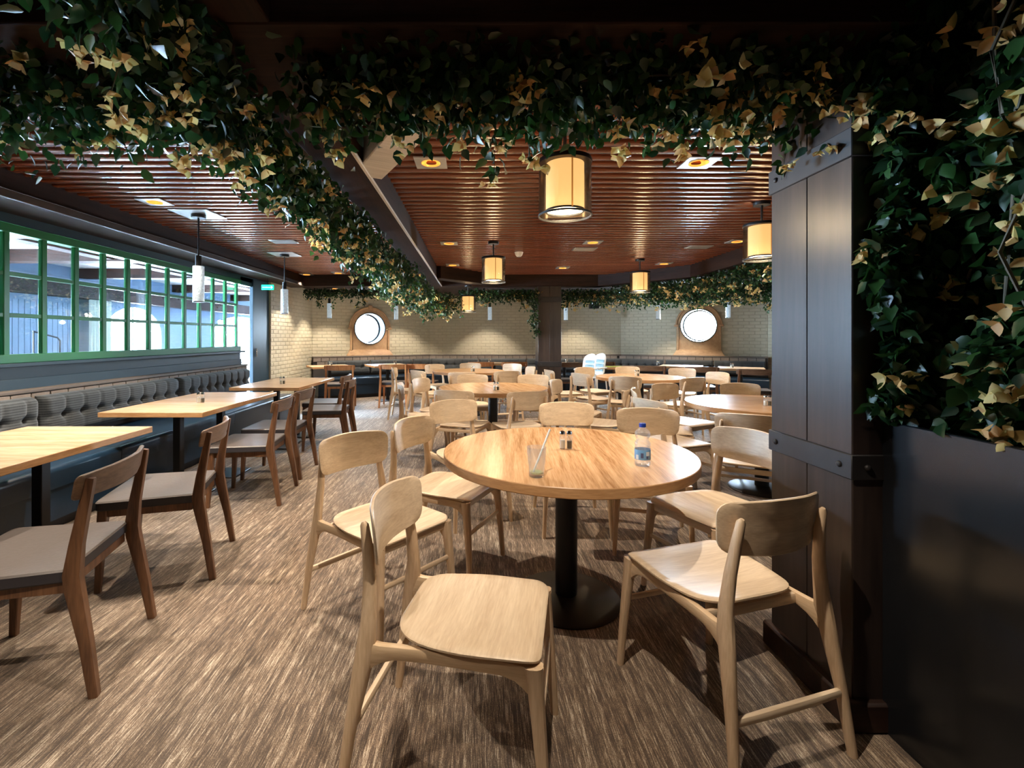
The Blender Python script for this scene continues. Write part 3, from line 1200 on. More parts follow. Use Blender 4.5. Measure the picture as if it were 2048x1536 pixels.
def make_oak_chair():
    root = empty('oak_chair')
    # seat board, saddle shaped

    def sf(u, v, w_):
        z = .455 - .010 * math.exp(-((u + .02) ** 2) / .02 - (v * v) / .03) + .012 * max(0, (-u - .08) / .13) ** 2 + .006 * (abs(v) / .22) ** 3 + w_
        if u > .17:
            z -= .008 * ((u - .17) / .045) ** 2
        return (u, v, z)
    MB().shell(seat_outline_oak(), sf, .015).build('seat', OAKP, root)
    # backrest

    def bf(u, v, w_):
        x = -.312 + .062 * (u / .21) ** 2 - .12 * (v - .735)
        return (x + w_, u, v)
    o = round_poly([(-.212, .815), (.212, .815), (.198, .650), (-.198, .650)], [.045, .045, .06, .06], 6)
    # slight arch of the top edge
    o2 = []
    L_ = round_poly([(-.212, .815), (0, .830), (.212, .815), (.198, .650), (0, .643), (-.198, .650)], [.05, .12, .05, .055, .12, .055], 6)
    MB().shell(L_, bf, .012, rings=(1.0, .965, .8, .5, .25)).build('backrest', OAKP, root)
    for s in (-1, 1):
        # rear leg: one shaped piece from the floor up behind the backrest
        MB().loft([(-.352, s * .232, 0), (-.325, s * .219, .20), (-.297, s * .205, .36), (-.284, s * .199, .43), (-.279, s * .194, .50), (-.282, s * .180, .60), (-.294, s * .168, .70), (-.306, s * .164, .765), (-.310, s * .163, .775)],
                  [(.013, .014), (.016, .018), (.018, .027), (.019, .030), (.017, .024), (.015, .020), (.014, .017), (.012, .013), (.006, .006)], 12, .15, up=(1, 0, 0)).build('rear_leg', OAKV, root)
        MB().loft([(.232, s * .222, 0), (.222, s * .214, .16), (.208, s * .205, .32), (.200, s * .200, .40), (.196, s * .199, .444)],
                  [(.012, .013), (.015, .016), (.018, .020), (.020, .023), (.021, .026)], 12, .3, up=(1, 0, 0)).build('front_leg', OAKV, root)
        # side rail with curved brackets at both ends
        MB().loft([(.205, s * .197, .400), (.18, s * .197, .411), (.15, s * .197, .422), (.11, s * .196, .427), (0, s * .195, .427), (-.13, s * .195, .427), (-.20, s * .196, .425), (-.235, s * .197, .420), (-.262, s * .198, .415), (-.282, s * .199, .412)],
                  [(.012, .045), (.012, .034), (.012, .025), (.012, .020), (.012, .019), (.012, .019), (.013, .020), (.014, .025), (.015, .034), (.015, .050)], 10, .5).build('side_rail', OAK, root)
    MB().loft([(.19, -.19, .424), (.19, .19, .424)], [(.010, .019)] * 2, 8, .5).build('front_rail', OAKP, root)
    MB().loft([(-.19, -.19, .424), (-.19, .19, .424)], [(.010, .017)] * 2, 8, .5).build('back_rail', OAKP, root)
    MB().loft([(-.328, -.218, .19), (-.33, -.1, .19), (-.33, .1, .19), (-.328, .218, .19)], [(.009, .013), (.011, .015), (.011, .015), (.009, .013)], 10, .2).build('rear_stretcher', OAKP, root)
    MB().loft([(.212, -.208, .275), (.214, 0, .275), (.212, .208, .275)], [(.008, .011), (.009, .012), (.008, .011)], 10, .2).build('front_stretcher', OAKP, root)
    return root


def make_dark_chair(leg=WAL, rail=WALP, name='walnut_chair'):
    root = empty(name)
    o = round_poly([(.235, -.235), (.235, .235), (-.225, .215), (-.225, -.215)], [.035, .035, .02, .02], 4)

    def sf(u, v, w_):
        z = .447 - .012 * math.exp(-(u * u) / .03 - (v * v) / .035) * (1 if w_ > 0 else 0) + w_
        return (u, v, z)
    st_ = MB().shell(o, sf, .050, rings=(1.0, .975, .9, .7, .35), edge=.72)
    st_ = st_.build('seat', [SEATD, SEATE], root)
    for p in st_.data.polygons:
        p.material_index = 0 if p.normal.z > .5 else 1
    ap = MB()
    for s in (-1, 1):
        ap.box((0, s * .195, .402), (.42, .02, .04))
    ap.box((.205, 0, .402), (.02, .39, .04))
    ap.box((-.205, 0, .402), (.02, .39, .04))
    ap.build('seat_frame', leg, root)
    for s in (-1, 1):
        MB().loft([(-.315, s * .222, 0), (-.285, s * .215, .20), (-.246, s * .210, .40), (-.240, s * .209, .45), (-.252, s * .207, .56), (-.292, s * .203, .79), (-.294, s * .203, .80)],
                  [(.014, .016), (.017, .020), (.019, .028), (.019, .028), (.016, .022), (.013, .015), (.011, .013)], 8, .72, up=(1, 0, 0)).build('rear_leg', leg, root)
        MB().loft([(.222, s * .215, 0), (.210, s * .210, .22), (.202, s * .207, .38), (.200, s * .206, .43)],
                  [(.012, .014), (.016, .018), (.020, .022), (.020, .022)], 8, .72, up=(1, 0, 0)).build('front_leg', leg, root)

    def bf(u, v, w_):
        return (-.315 + .060 * (u / .24) ** 2 - .17 * (v - .76) + w_, u, v)
    o = round_poly([(-.238, .815), (0, .822), (.238, .815), (.238, .725), (0, .718), (-.238, .725)], [.02, .1, .02, .02, .1, .02], 4)
    MB().shell(o, bf, .018, rings=(1.0, .96, .75, .4)).build('back_rail', rail, root)
    for ch in root.children:
        me_ = ch.data
        for v_ in me_.vertices:
            v_.co.y *= 1.15
    return root


oak0 = make_oak_chair()
dark0 = make_dark_chair()
red0 = make_dark_chair(CHR, CHR, 'cherry_chair')
used = set()


def put(proto, x, y, deg, label, cat, group=None, z=0.0):
    o = proto if proto.name not in used else copy_tree(proto)
    used.add(proto.name)
    o.location = (x, y, z)
    o.rotation_euler = (0, 0, R(deg))
    return tag(o, label, cat, group)


G1 = 'pale oak chairs around the table with the water bottle'
BT = 'the water bottle table'
for a in [
    (0.005, 1.51, -12, 'pale oak chair standing side on in front of all others, empty seat towards the camera'),
    (.865, 1.775, 107, 'pale oak chair seen from behind beside the big pillar, its leg stretcher showing'),
    (-.42, 2.27, -41, 'pale oak chair behind the closest one, whole backrest face visible, nearest the aisle'),
    (-.14, 2.80, -26, 'pale oak chair tucked half under the water bottle table on its aisle side'),
    (1.20, 2.44, 204, 'pale oak chair facing the bottle, tucked in between table and big pillar'),
    (-.05, 3.53, -62, 'pale oak chair turned to the water bottle table, behind its aisle side chairs'),
    (.68, 3.36, -92, 'pale oak chair behind the water bottle table, straight beyond the shakers'),
    (1.12, 3.06, -106, 'pale oak chair behind the water bottle table, directly beyond the bottle'),
]:
    put(oak0, *a, 'chair', G1)
G2 = 'pale oak chairs around the second round table'
for a in [
    (-.12, 4.78, 70, 'pale oak chair seen from behind at the second round table, aisle side of its pole'),
    (.42, 4.70, 105, 'pale oak chair seen from behind at the second round table, pillar side of its pole'),
    (-.53, 5.25, 8, 'pale oak chair seen edge on at the aisle end of the second round table'),
    (-.42, 5.70, -24, 'pale oak chair with angled backrest at the aisle side of the second round table'),
    (-.03, 6.12, -88, 'pale oak chair beyond the second round table, facing camera, nearer the aisle'),
    (.72, 6.10, -100, 'pale oak chair beyond the second round table, facing camera, nearer the slim pillar'),
]:
    put(oak0, *a, 'chair', G2)
G3 = 'pale oak chairs around the farthest round table'
for a in [
    (-1.06, 7.90, 2, 'pale oak chair edge on at the aisle end of the farthest round table'),
    (-.68, 7.44, 40, 'pale oak chair with turned back at the near aisle corner of the farthest round table'),
    (-.16, 7.12, 82, 'pale oak chair seen from behind at the farthest round table, nearer the aisle'),
    (.40, 7.38, 106, 'pale oak chair seen from behind at the farthest round table, nearer the slim pillar'),
    (-.62, 8.65, -58, 'pale oak chair facing camera beyond the farthest round table, aisle corner'),
    (-.10, 9.02, -90, 'pale oak chair facing camera beyond the farthest round table, in its middle'),
    (.55, 8.85, -125, 'pale oak chair facing camera beyond the farthest round table, pillar corner'),
    (.68, 8.05, 195, 'pale oak chair edge on at the pillar end of the farthest round table'),
]:
    put(oak0, *a, 'chair', G3)
G4 = 'pale oak chairs around the round table between the two pillars'
for a in [
    (1.94, 7.72, -62, 'pale oak chair beyond the round table between the pillars, close to the high chairs'),
    (2.58, 7.88, -92, 'pale oak chair facing camera in the middle beyond the table between the pillars'),
    (3.22, 7.50, -118, 'pale oak chair facing camera beyond the table between the pillars, porthole side'),
    (3.22, 6.75, 200, 'pale oak chair with narrow turned backrest at the porthole end of that table between pillars'),
    (1.70, 6.80, 30, 'pale oak chair turned half away at the slim pillar end of the table between pillars'),
    (2.02, 6.38, 68, 'pale oak chair seen from behind with both posts showing, before the table between pillars'),
    (2.62, 6.22, 112, 'pale oak chair with shaded back, before the table between pillars, porthole side'),
    (1.40, 7.45, 12, 'pale oak chair mostly hidden behind the slim pillar side chairs'),
]:
    put(oak0, *a, 'chair', G4)
G5 = 'pale oak chairs around the round table beside the big pillar'
for a in [
    (2.82, 4.90, -98, 'pale oak chair beyond the round table that the big pillar partly hides'),
    (2.16, 4.90, -62, 'pale oak chair at the far aisle side of the table the big pillar partly hides'),
    (1.80, 4.48, -22, 'pale oak chair with small tilted backrest left of the table beside the big pillar'),
    (1.66, 3.98, 20, 'pale oak chair with low greenish shaded backrest behind the bottle table chairs'),
    (1.92, 3.36, 62, 'pale oak chair with brown shaded back, right before the table beside the big pillar'),
    (1.18, 5.48, -28, 'pale oak chair alone near the slim pillar, its bright backrest turned to camera'),
    (1.27, 4.83, 152, 'pale oak chair alone near the slim pillar, grey back leaning beside the bright one'),
]:
    put(oak0, *a, 'chair', G5)

GD = 'dark walnut chairs along the banquette tables'
for a in [
    (-1.77, 1.93, 194, 'dark walnut chair closest to the camera at the first banquette table'),
    (-1.81, 2.77, 196, 'dark walnut chair at the far end of the first banquette table'),
    (-1.88, 3.97, 186, 'dark walnut chair at the near end of the middle banquette table'),
    (-1.95, 4.68, 182, 'dark walnut chair at the far end of the middle banquette table'),
    (-1.80, 5.80, 185, 'dark walnut chair standing further out at the third banquette table'),
    (-2.02, 6.42, 183, 'dark walnut chair pushed closer in at the third banquette table'),
]:
    put(dark0, *a, 'chair', GD)
GR = 'wooden chairs with open backs at the bay tables'
for a in [
    (-2.52, 8.95, 100, 'reddish wooden chair with open back behind the third banquette table'),
    (-1.56, 9.25, 92, 'reddish wooden chair with open back standing free below the first porthole'),
    (-1.02, 9.35, 85, 'reddish wooden chair beside the free standing one, partly behind oak chairs'),
    (.12, 10.1, 88, 'reddish wooden chair beyond the farthest round table, flower beam side'),
    (.78, 10.1, 95, 'reddish wooden chair beyond the farthest round table, slim pillar side'),
]:
    put(red0, *a, 'chair', GR)
for a in [
    (1.95, 9.9, 88, 'dark wooden chair just beyond the slim pillar at the far wall table'),
    (2.62, 10.15, 92, 'dark wooden chair beside the two white high chairs'),
    (3.15, 8.75, 80, 'dark wooden chair with wide back beyond the table between the pillars'),
    (3.95, 8.45, 76, 'dark wooden chair with its back in shade below the second porthole'),
    (4.55, 7.85, 70, 'dark wooden chair at the bay table near the big pillar'),
    (5.14, 7.42, 65, 'dark wooden chair almost hidden by the big pillar at the bay table'),
]:
    put(dark0, *a, 'chair', GR)

# ================================================================= tables


def make_round_table():
    root = empty('round_table')
    n = 72
    r = .62
    prof = [(r - .004, .706), (r, .710), (r, .7465), (r - .003, .750)]
    MB().lathe(prof, n=n).mesh
    t = MB()
    t.lathe([(r - .004, .706), (r, .710), (r, .7465), (r - .003, .7495)], n=n, mi=1)
    me = t.build('tabletop', [TOPW, TOPE], root)
    for p in me.data.polygons:
        p.material_index = 0 if abs(p.normal.z) > .9 else 1
    MB().lathe([(.055, .02), (.055, .695)], n=24).build('pole', BLK, root)
    MB().lathe([(.20, .694), (.20, .706)], n=24).build('top_plate', BLK, root)
    MB().lathe([(.265, 0), (.268, .006), (.255, .014), (.10, .024), (.06, .03)], n=40).build('base', BLK, root)
    return root


rt0 = make_round_table()
RT = [(.46, 2.42, 0, 'round wood table in front with water bottle, glass and shakers'),
      (.20, 5.47, 20, 'second round wood table, straight behind the bottle table under the second lantern'),
      (-.12, 8.25, 45, 'farthest round wood table, beyond the second one, at the end of the flowering beam'),
      (2.40, 6.98, 10, 'round wood table between the slim and the big pillar'),
      (2.50, 4.17, 75, 'round wood table with bright window glare, partly hidden by the big pillar')]
for a in RT:
    put(rt0, a[0], a[1], a[2], a[3], 'table', 'round pedestal tables')


def make_rect(lx, ly, poles, topm=TOPR, name='banquette_table'):
    root = empty(name)
    t = MB().box((0, 0, .73), (lx, ly, .038)).build('tabletop', [topm, TOPE], root, bevel=.003)
    for p in t.data.polygons:
        p.material_index = 0 if abs(p.normal.z) > .9 else 1
    for (px, py) in poles:
        MB().box((px, py, .36), (.06, .06, .70)).build('pole', BLK, root, bevel=.004)
        MB().box((px, py, .006), (.44, .34, .012)).build('base', BLK, root, bevel=.004)
        MB().box((px, py, .706), (.30, .20, .008)).build('top_plate', BLK, root)
    return root


qt0 = make_rect(.80, 1.36, [(0, -.33), (0, .33)])
for (x, y, l) in [(-2.475, 2.39, 'rectangular wood table closest to the camera at the tufted banquette'),
                  (-2.475, 4.31, 'middle rectangular wood table at the tufted banquette, with window glare'),
                  (-2.41, 6.12, 'third rectangular wood table at the tufted banquette, near the navy door panel')]:
    put(qt0, x, y, 0, l, 'table', 'rectangular tables along the tufted banquette')
bt0 = make_rect(.78, .72, [(0, 0)], name='bay_table')
for (x, y, d, l) in [(-2.95, 9.65, 29, 'small square wood table in the bay corner by the brick wall'),
                     (-1.85, 10.05, 29, 'small square wood table just below the first porthole'),
                     (.42, 10.75, 0, 'small square wood table at the far wall behind the farthest round table'),
                     (1.98, 10.65, 0, 'small square wood table right behind the slim pillar'),
                     (4.15, 9.65, -29, 'small square wood table in the bay before the second porthole'),
                     (5.0, 9.0, -29, 'small square wood table in the bay next to the big pillar edge')]:
    put(bt0, x, y, d, l, 'table', 'small square tables in the bay')
kt = make_rect(.70, .70, [(0, 0)], CHR, 'side_table')
put(kt, 2.84, 9.38, 0, 'small reddish table carrying a yellow folder beside the high chairs', 'table')
cd = MB().box((0, 0, 0), (.34, .24, .008)).build('folder', YEL, None, (2.72, 9.30, .754), .2, bevel=.002)
tag(cd, 'flat yellow folder lying on the small reddish table', 'folder')

# high chairs: white rounded shell on legs


def make_high_chair():
    root = empty('high_chair')

    def bf(u, v, w_):
        return (-.13 + .05 * (u / .14) ** 2 - .18 * (v - .8) + w_, u, v)
    o = round_poly([(-.145, .64), (-.145, .98), (0, 1.04), (.145, .98), (.145, .64), (0, .60)], [.05, .10, .10, .10, .05, .05], 6)
    MB().shell(o, bf, .02).build('backrest', PLASTW, root)

    def cf_(u, v, w_):
        a = bf(u, v, w_)
        return (a[0] + .018, a[1], a[2])
    for zc in (.72, .80, .88):
        o = round_poly([(-.10, zc - .025), (.10, zc - .025), (.10, zc + .025), (-.10, zc + .025)], .012, 3)
        MB().shell(o, cf_, .012).build('pad_strip', PLASTB, root)
    o = round_poly([(.16, -.15), (.16, .15), (-.12, .14), (-.12, -.14)], .05, 5)
    MB().shell(o, lambda u, v, w_: (u, v, .60 + w_), .03).build('seat', PLASTW, root)
    for sx, sy in ((1, 1), (1, -1), (-1, 1), (-1, -1)):
        MB().loft([(sx * .155, sy * .155, 0), (sx * .12, sy * .12, .59)], [.014, .012], 8).build('leg', PLASTW, root)
    for s in (-1, 1):
        MB().loft([(-.11, s * .15, .76), (.05, s * .17, .76), (.14, s * .16, .74)], [.014] * 3, 8).build('armrest', PLASTW, root)
    return root


hc0 = make_high_chair()
put(hc0, 2.00, 8.62, 218, 'white high chair with blue pad, nearer the slim pillar', 'high chair', 'white high chairs')
put(hc0, 2.25, 8.90, 216, 'white high chair with blue pad, next to the reddish table', 'high chair', 'white high chairs')

# ================================================================= table-top things


def make_shaker(name, fill, fh):
    root = empty(name)
    MB().lathe([(.013, .0), (.0155, .003), (.0155, .060), (.012, .068)], n=10).build('glass_body', JAR, root)
    MB().lathe([(.0125, .004), (.0125, fh)], n=10).build('filling', fill, root)
    MB().lathe([(.0135, .067), (.0140, .070), (.0140, .082), (.011, .089), (.004, .092)], n=14).build('cap', STEEL, root)
    return root


sh_s = make_shaker('salt_shaker', SALT, .045)
sh_p = make_shaker('pepper_shaker', PEPPER, .040)
SH = [(.45, 2.45, .75, 'on the water bottle table'), (.21, 5.15, .75, 'on the second round table'),
      (-.06, 8.0, .75, 'on the farthest round table'), (2.36, 7.02, .75, 'on the round table between the pillars'),
      (2.42, 3.98, .75, 'on the round table beside the big pillar'),
      (-2.42, 4.18, .749, 'on the middle banquette table'), (-2.38, 5.85, .749, 'on the third banquette table'),
      (-2.90, 9.52, .749, 'on the bay corner table'), (-1.68, 9.90, .749, 'on the table below the first porthole'),
      (.30, 10.6, .749, 'on the far wall table behind the farthest round table'), (2.00, 10.55, .749, 'on the table behind the slim pillar'),
      (3.75, 9.85, .749, 'on the bay table before the second porthole'), (4.83, 9.02, .749, 'on the bay table next to the big pillar edge')]
for i, (x, y, z, wh) in enumerate(SH):
    put(sh_s, x - .004, y, 0, 'glass salt shaker with steel cap ' + wh, 'shaker', 'salt shakers on the tables', z)
    put(sh_p, x + .032, y + (.0), 0, 'glass pepper shaker with steel cap ' + wh, 'shaker', 'pepper shakers on the tables', z)

gl = empty('drinking_glass', (.25, 1.957, .75), 0, 'nearly empty ribbed tumbler at the near edge of the front table', 'glass')
gb = MB()
n = 24
prof = [(.024, .0), (.029, .002), (.031, .03), (.0335, .052), (.0355, .056), (.040, .122), (.0385, .1225), (.034, .057), (.030, .05), (.0275, .014), (.0, .012)]
vs = []
for (r_, z_) in prof[:-1]:
    for i in range(n):
        rr_ = r_ * (1 + (.035 if (i % 2 and .001 < z_ < .053) else 0))
        vs.append((rr_ * math.cos(2 * PI * i / n), rr_ * math.sin(2 * PI * i / n), z_))
k_ = len(prof) - 1
fs = [(j * n + i, j * n + (i + 1) % n, (j + 1) * n + (i + 1) % n, (j + 1) * n + i) for j in range(k_ - 1) for i in range(n)]
fs.append(tuple(range(n - 1, -1, -1)))
fs.append(tuple((k_ - 1) * n + i for i in range(n)))
gb.add(vs, fs).build('glass_body', JAR, gl)
MB().lathe([(.0265, .0148), (.027, .021)], n=20).build('drink_rest', LIME, gl)
stw = empty('drinking_straw', (.25, 1.957, .75), 0, 'pale drinking straw leaning in the tumbler', 'straw')
MB().loft([(-.014, -.006, .018), (.058, .015, .192)], [.0042, .0042], 10).build('straw_tube', STRAW, stw)

bo = empty('water_bottle', (.745, 2.13, .75), 0, 'small clear water bottle with blue cap and blue label on the front table', 'bottle')
pr = [(.0, .003), (.020, .004), (.030, .0), (.034, .006), (.0345, .02), (.0335, .024), (.034, .030), (.034, .078), (.0325, .084), (.034, .092), (.034, .102), (.027, .113), (.0255, .119), (.031, .130), (.0335, .142), (.030, .153), (.017, .165), (.0125, .168), (.0125, .174)]
MB().lathe(pr[1:], n=28).build('bottle_body', PET, bo)
lb_ = MB().lathe([(.0343, .030), (.0347, .031), (.0347, .073), (.0343, .074)], n=28, caps=False).build('label_band', LAB, bo)
for (a0, wd, m_, zc, hh) in ((-1.95, .34, LABD, .050, .022), (-1.2, .5, LABW, .058, .018), (-2.6, .4, LABW, .042, .02), (-1.3, .25, LABD, .042, .012)):
    vs = []
    for i in range(7):
        an = a0 + wd * (i / 6 - .5)
        for z in (zc - hh / 2, zc + hh / 2):
            vs.append((.0352 * math.cos(an), .0352 * math.sin(an), z))
    MB().add(vs, [(2 * i, 2 * i + 2, 2 * i + 3, 2 * i + 1) for i in range(6)]).build('label_print', m_, lb_)
MB().lathe([(.0145, .171), (.015, .172), (.015, .186), (.013, .188)], n=20).build('cap', BLUE, bo)

# ================================================================= lanterns and pendants


def make_lantern():
    root = empty('lantern')       # origin at ceiling, hangs down; bottom at -.52
    MB().lathe([(.065, -.028), (.068, -.024), (.068, 0)], n=28).build('canopy', BLK, root)
    MB().lathe([(.010, -.20), (.010, -.02)], n=10).build('rod', BLK, root)
    MB().lathe([(.147, -.212), (.148, -.208), (.148, -.192), (.146, -.188)], n=48).build('top_cap', BLK, root)
    MB().lathe([(.1455, -.50), (.1455, -.21)], n=64, caps=False).build('glass_cylinder', SMOKY, root)
    shd = MB().lathe([(.105, -.475), (.105, -.212)], n=48, caps=False).build('shade', SHADE, root)
    MB().box((.02, -.106, -.343), (.008, .004, .262)).build('shade_seam', SEAM, shd)
    MB().box((-.04, .104, -.343), (.008, .004, .262)).build('shade_seam', SEAM, shd)
    MB().lathe([(.0, -.470), (.098, -.470)], n=40, caps=False).build('diffuser', DIFF, root)
    rg = MB()
    rg.lathe([(.142, -.504), (.149, -.504), (.149, -.494), (.142, -.494), (.142, -.504)], n=48, caps=False)
    rg.build('bottom_ring', BLK, root)
    rg = MB().lathe([(.098, -.478), (.108, -.478), (.108, -.468), (.098, -.468), (.098, -.478)], n=48, caps=False)
    rg.build('shade_ring', BLK, root)
    l = bpy.data.lights.new('lantern_bulb', 'POINT')
    l.energy = 9
    l.color = (1.0, .74, .42)
    l.shadow_soft_size = .05
    lo = link(bpy.data.objects.new('lantern_bulb', l), root)
    lo.location = (0, 0, -.56)
    l2 = bpy.data.lights.new('lantern_uplight', 'POINT')
    l2.energy = 1.0
    l2.color = (1.0, .66, .36)
    l2.shadow_soft_size = .06
    lo = link(bpy.data.objects.new('lantern_uplight', l2), root)
    lo.location = (.0, -.0, -.13)
    return root


la0 = make_lantern()
for (x, y, z, l) in [(.50, 2.67, 2.50, 'large looking drum lantern hanging above the water bottle table'),
                     (.222, 5.9, 2.50, 'drum lantern hanging above the second round table'),
                     (-.14, 9.0, 2.30, 'small looking drum lantern under the far beam'),
                     (2.48, 7.2, 2.50, 'drum lantern hanging above the table between the pillars'),
                     (2.50, 4.17, 2.50, 'drum lantern partly hidden by the big pillar')]:
    put(la0, x, y, 0, l, 'pendant lamp', 'glass and parchment drum lanterns', z)


def make_tube_pendant(big):
    root = empty('tube_pendant')
    r = .050 if big else .045
    top = -.50 if big else -.34
    hgt = .34 if big else .30
    if big:
        MB().box((0, 0, -.004), (.36, .36, .008)).build('ceiling_plate', PANELM, root, bevel=.002)
    MB().lathe([(.062, -.040), (.064, -.036), (.064, -.008)], n=24).build('canopy', BLK, root)
    MB().lathe([(.008, top + .01), (.008, -.03)], n=8).build('rod', BLK, root)
    ch = .10
    MB().lathe([(r * .62, top), (r * .62, top + ch)] if not big else [(r * .55, top - .002), (r * .55, top + ch)], n=20).build('lamp_holder', BLK, root)
    MB().lathe([(r * .93, top - hgt), (r, top - hgt + .01), (r, top - .004), (r * .95, top)], n=28).build('seeded_glass', ACRY, root)
    MB().lathe([(r * 1.01, top - hgt - .006), (r * 1.01, top - hgt + .004)], n=28).build('bottom_ring', BLK, root)
    l = bpy.data.lights.new('tube_light', 'POINT')
    l.energy = 1.6
    l.color = (.8, .9, 1)
    l.shadow_soft_size = .04
    lo = link(bpy.data.objects.new('tube_light', l), root)
    lo.location = (0, 0, top - hgt - .05)
    return root


tp0 = make_tube_pendant(True)
put(tp0, -2.645, 4.56, 0, 'seeded glass tube pendant above the middle banquette table', 'pendant lamp', 'glass tube pendants at the banquette', 2.50)
put(tp0, -2.70, 6.75, 0, 'seeded glass tube pendant above the third banquette table', 'pendant lamp', 'glass tube pendants at the banquette', 2.50)
tq0 = make_tube_pendant(False)
for (x, y, l, z) in [(-3.0, 9.8, 'small glass tube pendant closest to the navy door panel', 2.36), (-1.76, 10.6, 'small glass tube pendant beside the first porthole', 2.36),
                     (.33, 11.0, 'small glass tube pendant between the long beam and the slim pillar', 2.36), (2.08, 11.0, 'small glass tube pendant just beyond the slim pillar', 2.36),
                     (3.98, 10.4, 'small glass tube pendant on the slim pillar side of the second porthole', 2.36), (5.08, 9.6, 'small glass tube pendant on the big pillar side of the second porthole', 2.36)]:
    put(tq0, x, y, 0, l, 'pendant lamp', 'small glass tube pendants in the bay', z)


def make_downlight():
    root = empty('downlight')
    vs, fs = [], []
    n = 32
    for z, half in ((-.006, .105), (0, .105)):
        pass
    # square plate with round hole
    inner = [(.06 * math.cos(2 * PI * i / n), .06 * math.sin(2 * PI * i / n)) for i in range(n)]
    outer = []
    for i in range(n):
        c, s_ = math.cos(2 * PI * i / n), math.sin(2 * PI * i / n)
        t = .105 / max(abs(c), abs(s_))
        outer.append((c * t, s_ * t))
    vs = [(x, y, -.008) for x, y in inner] + [(x, y, -.008) for x, y in outer] + [(x, y, 0) for x, y in outer]
    for i in range(n):
        j = (i + 1) % n
        fs += [(i, n + i, n + j, j), (n + i, 2 * n + i, 2 * n + j, n + j)]
    MB().add(vs, fs).build('plate', PANELM, root, smooth=False)
    MB().lathe([(.060, -.012), (.064, -.010), (.064, -.006), (.060, -.008), (.046, .02), (.036, .03)], n=32, caps=False).build('reflector', LEDR, root)
    MB().lathe([(.0, .028), (.040, .028)], n=24, caps=False).build('led', LEDA, root)
    l = bpy.data.lights.new('downlight_beam', 'SPOT')
    l.energy = 92
    l.spot_size = R(92)
    l.spot_blend = .45
    l.color = (1.0, .86, .70)
    l.shadow_soft_size = .012
    lo = link(bpy.data.objects.new('downlight_beam', l), root)
    lo.location = (0, 0, -.02)
    return root


dn0 = make_downlight()
DN = [(-1.48, 3.21, 'square downlight beside the flowering beam, over the aisle'), (-.30, 3.21, 'square downlight next to the grey brace'),
      (1.50, 3.21, 'square downlight between the first lantern and the big pillar'), (-2.72, 2.73, 'downlight half hidden by vine at the ceiling edge'),
      (-2.30, 2.73, 'downlight behind the trailing vine near the ceiling edge'), (-2.78, 4.14, 'downlight by the tube pendant over the middle banquette table'),
      (-.33, 5.96, 'downlight beside the second lantern, long beam side'), (-.37, 7.75, 'small looking downlight near the end of the long beam'),
      (1.45, 5.90, 'downlight in the middle of the red ceiling beyond the first lantern'), (3.2, 5.84, 'downlight close to the big pillar lantern'),
      (1.47, 8.05, 'small looking downlight before the slim pillar'), (3.0, 7.6, 'small looking downlight beyond the table between the pillars'),
      (-1.54, 5.87, 'downlight almost covered by the long beam vine'), (-2.5, 8.7, 'small looking downlight at the far edge of the slatted ceiling')]
for (x, y, l) in DN:
    put(dn0, x, y, 0, l, 'downlight', 'square ceiling downlights', 2.499)
for (x, y) in [(-1.5, .3), (.1, 1.1)]:
    put(dn0, x, y, 0, 'downlight in the dark ceiling nearer than the cross beam, ' + {-1.5: 'over the aisle', .1: 'over the closest chair', 1.0: 'by the planter'}[x], 'downlight', 'downlights over the entrance', 2.478)
for (x, y, l) in [(-3.0, 10.1, 'in the brick corner'), (-1.5, 10.9, 'before the first porthole'), (.3, 11.2, 'beyond the farthest round table'), (2.5, 11.2, 'beyond the slim pillar'), (4.4, 10.4, 'before the second porthole'), (5.6, 8.6, 'beside the bay vine'), (6.6, 6.5, 'behind the planter'), (5.2, 5.6, 'behind the big pillar'), (-3.15, 8.9, 'by the navy door panel')]:  # extra lamps added to brighten the dark bay walls, none visible
    put(dn0, x, y, 0, 'added bay ceiling downlight ' + l, 'downlight', 'added downlights in the bay ceiling', 2.359 if y > 9.2 or x > 3.8 else 2.499)

vt0 = empty('ceiling_vent')
MB().box((0, 0, -.004), (.30, .20, .008)).build('frame', PANELM, vt0, bevel=.002)
vv = MB()
for i in range(6):
    vv.box((0, -.07 + i * .028, -.012), (.26, .008, .008), 0, 0, Matrix.Rotation(R(30), 4, 'X'))
tag(vv.build('vent_slats', PANELM, vt0), kind='stuff')
for (x, y, l) in [(-1.50, 4.45, 'metal ceiling vent by the long beam vine'), (-2.35, 5.85, 'metal ceiling vent over the third banquette table'),
                  (1.45, 6.35, 'metal ceiling vent in the middle of the red ceiling'), (2.9, 6.2, 'metal ceiling vent near the lantern between the pillars')]:
    put(vt0, x, y, 0, l, 'vent', 'metal vents in the slatted ceiling', 2.499)
sd = empty('smoke_detector', (.60, 6.6, 2.499), 0, 'white round smoke detector on the red slatted ceiling', 'detector')
MB().lathe([(.03, -.06), (.045, -.045), (.055, -.02), (.06, 0)], n=24).build('body', PLASTW, sd)
MB().lathe([(.008, -.066), (.02, -.062), (.02, -.058)], n=12).build('sensor', PANELM, sd)
spk = MB().box((0, 0, 0), (.22, .16, .16)).build('loudspeaker', BLK, None, (2.95, 11.905, 2.12), 0, bevel=.01)
tag(spk, 'small black loudspeaker high on the far brick wall among the vines', 'loudspeaker')

# ================================================================= bougainvillea garlands


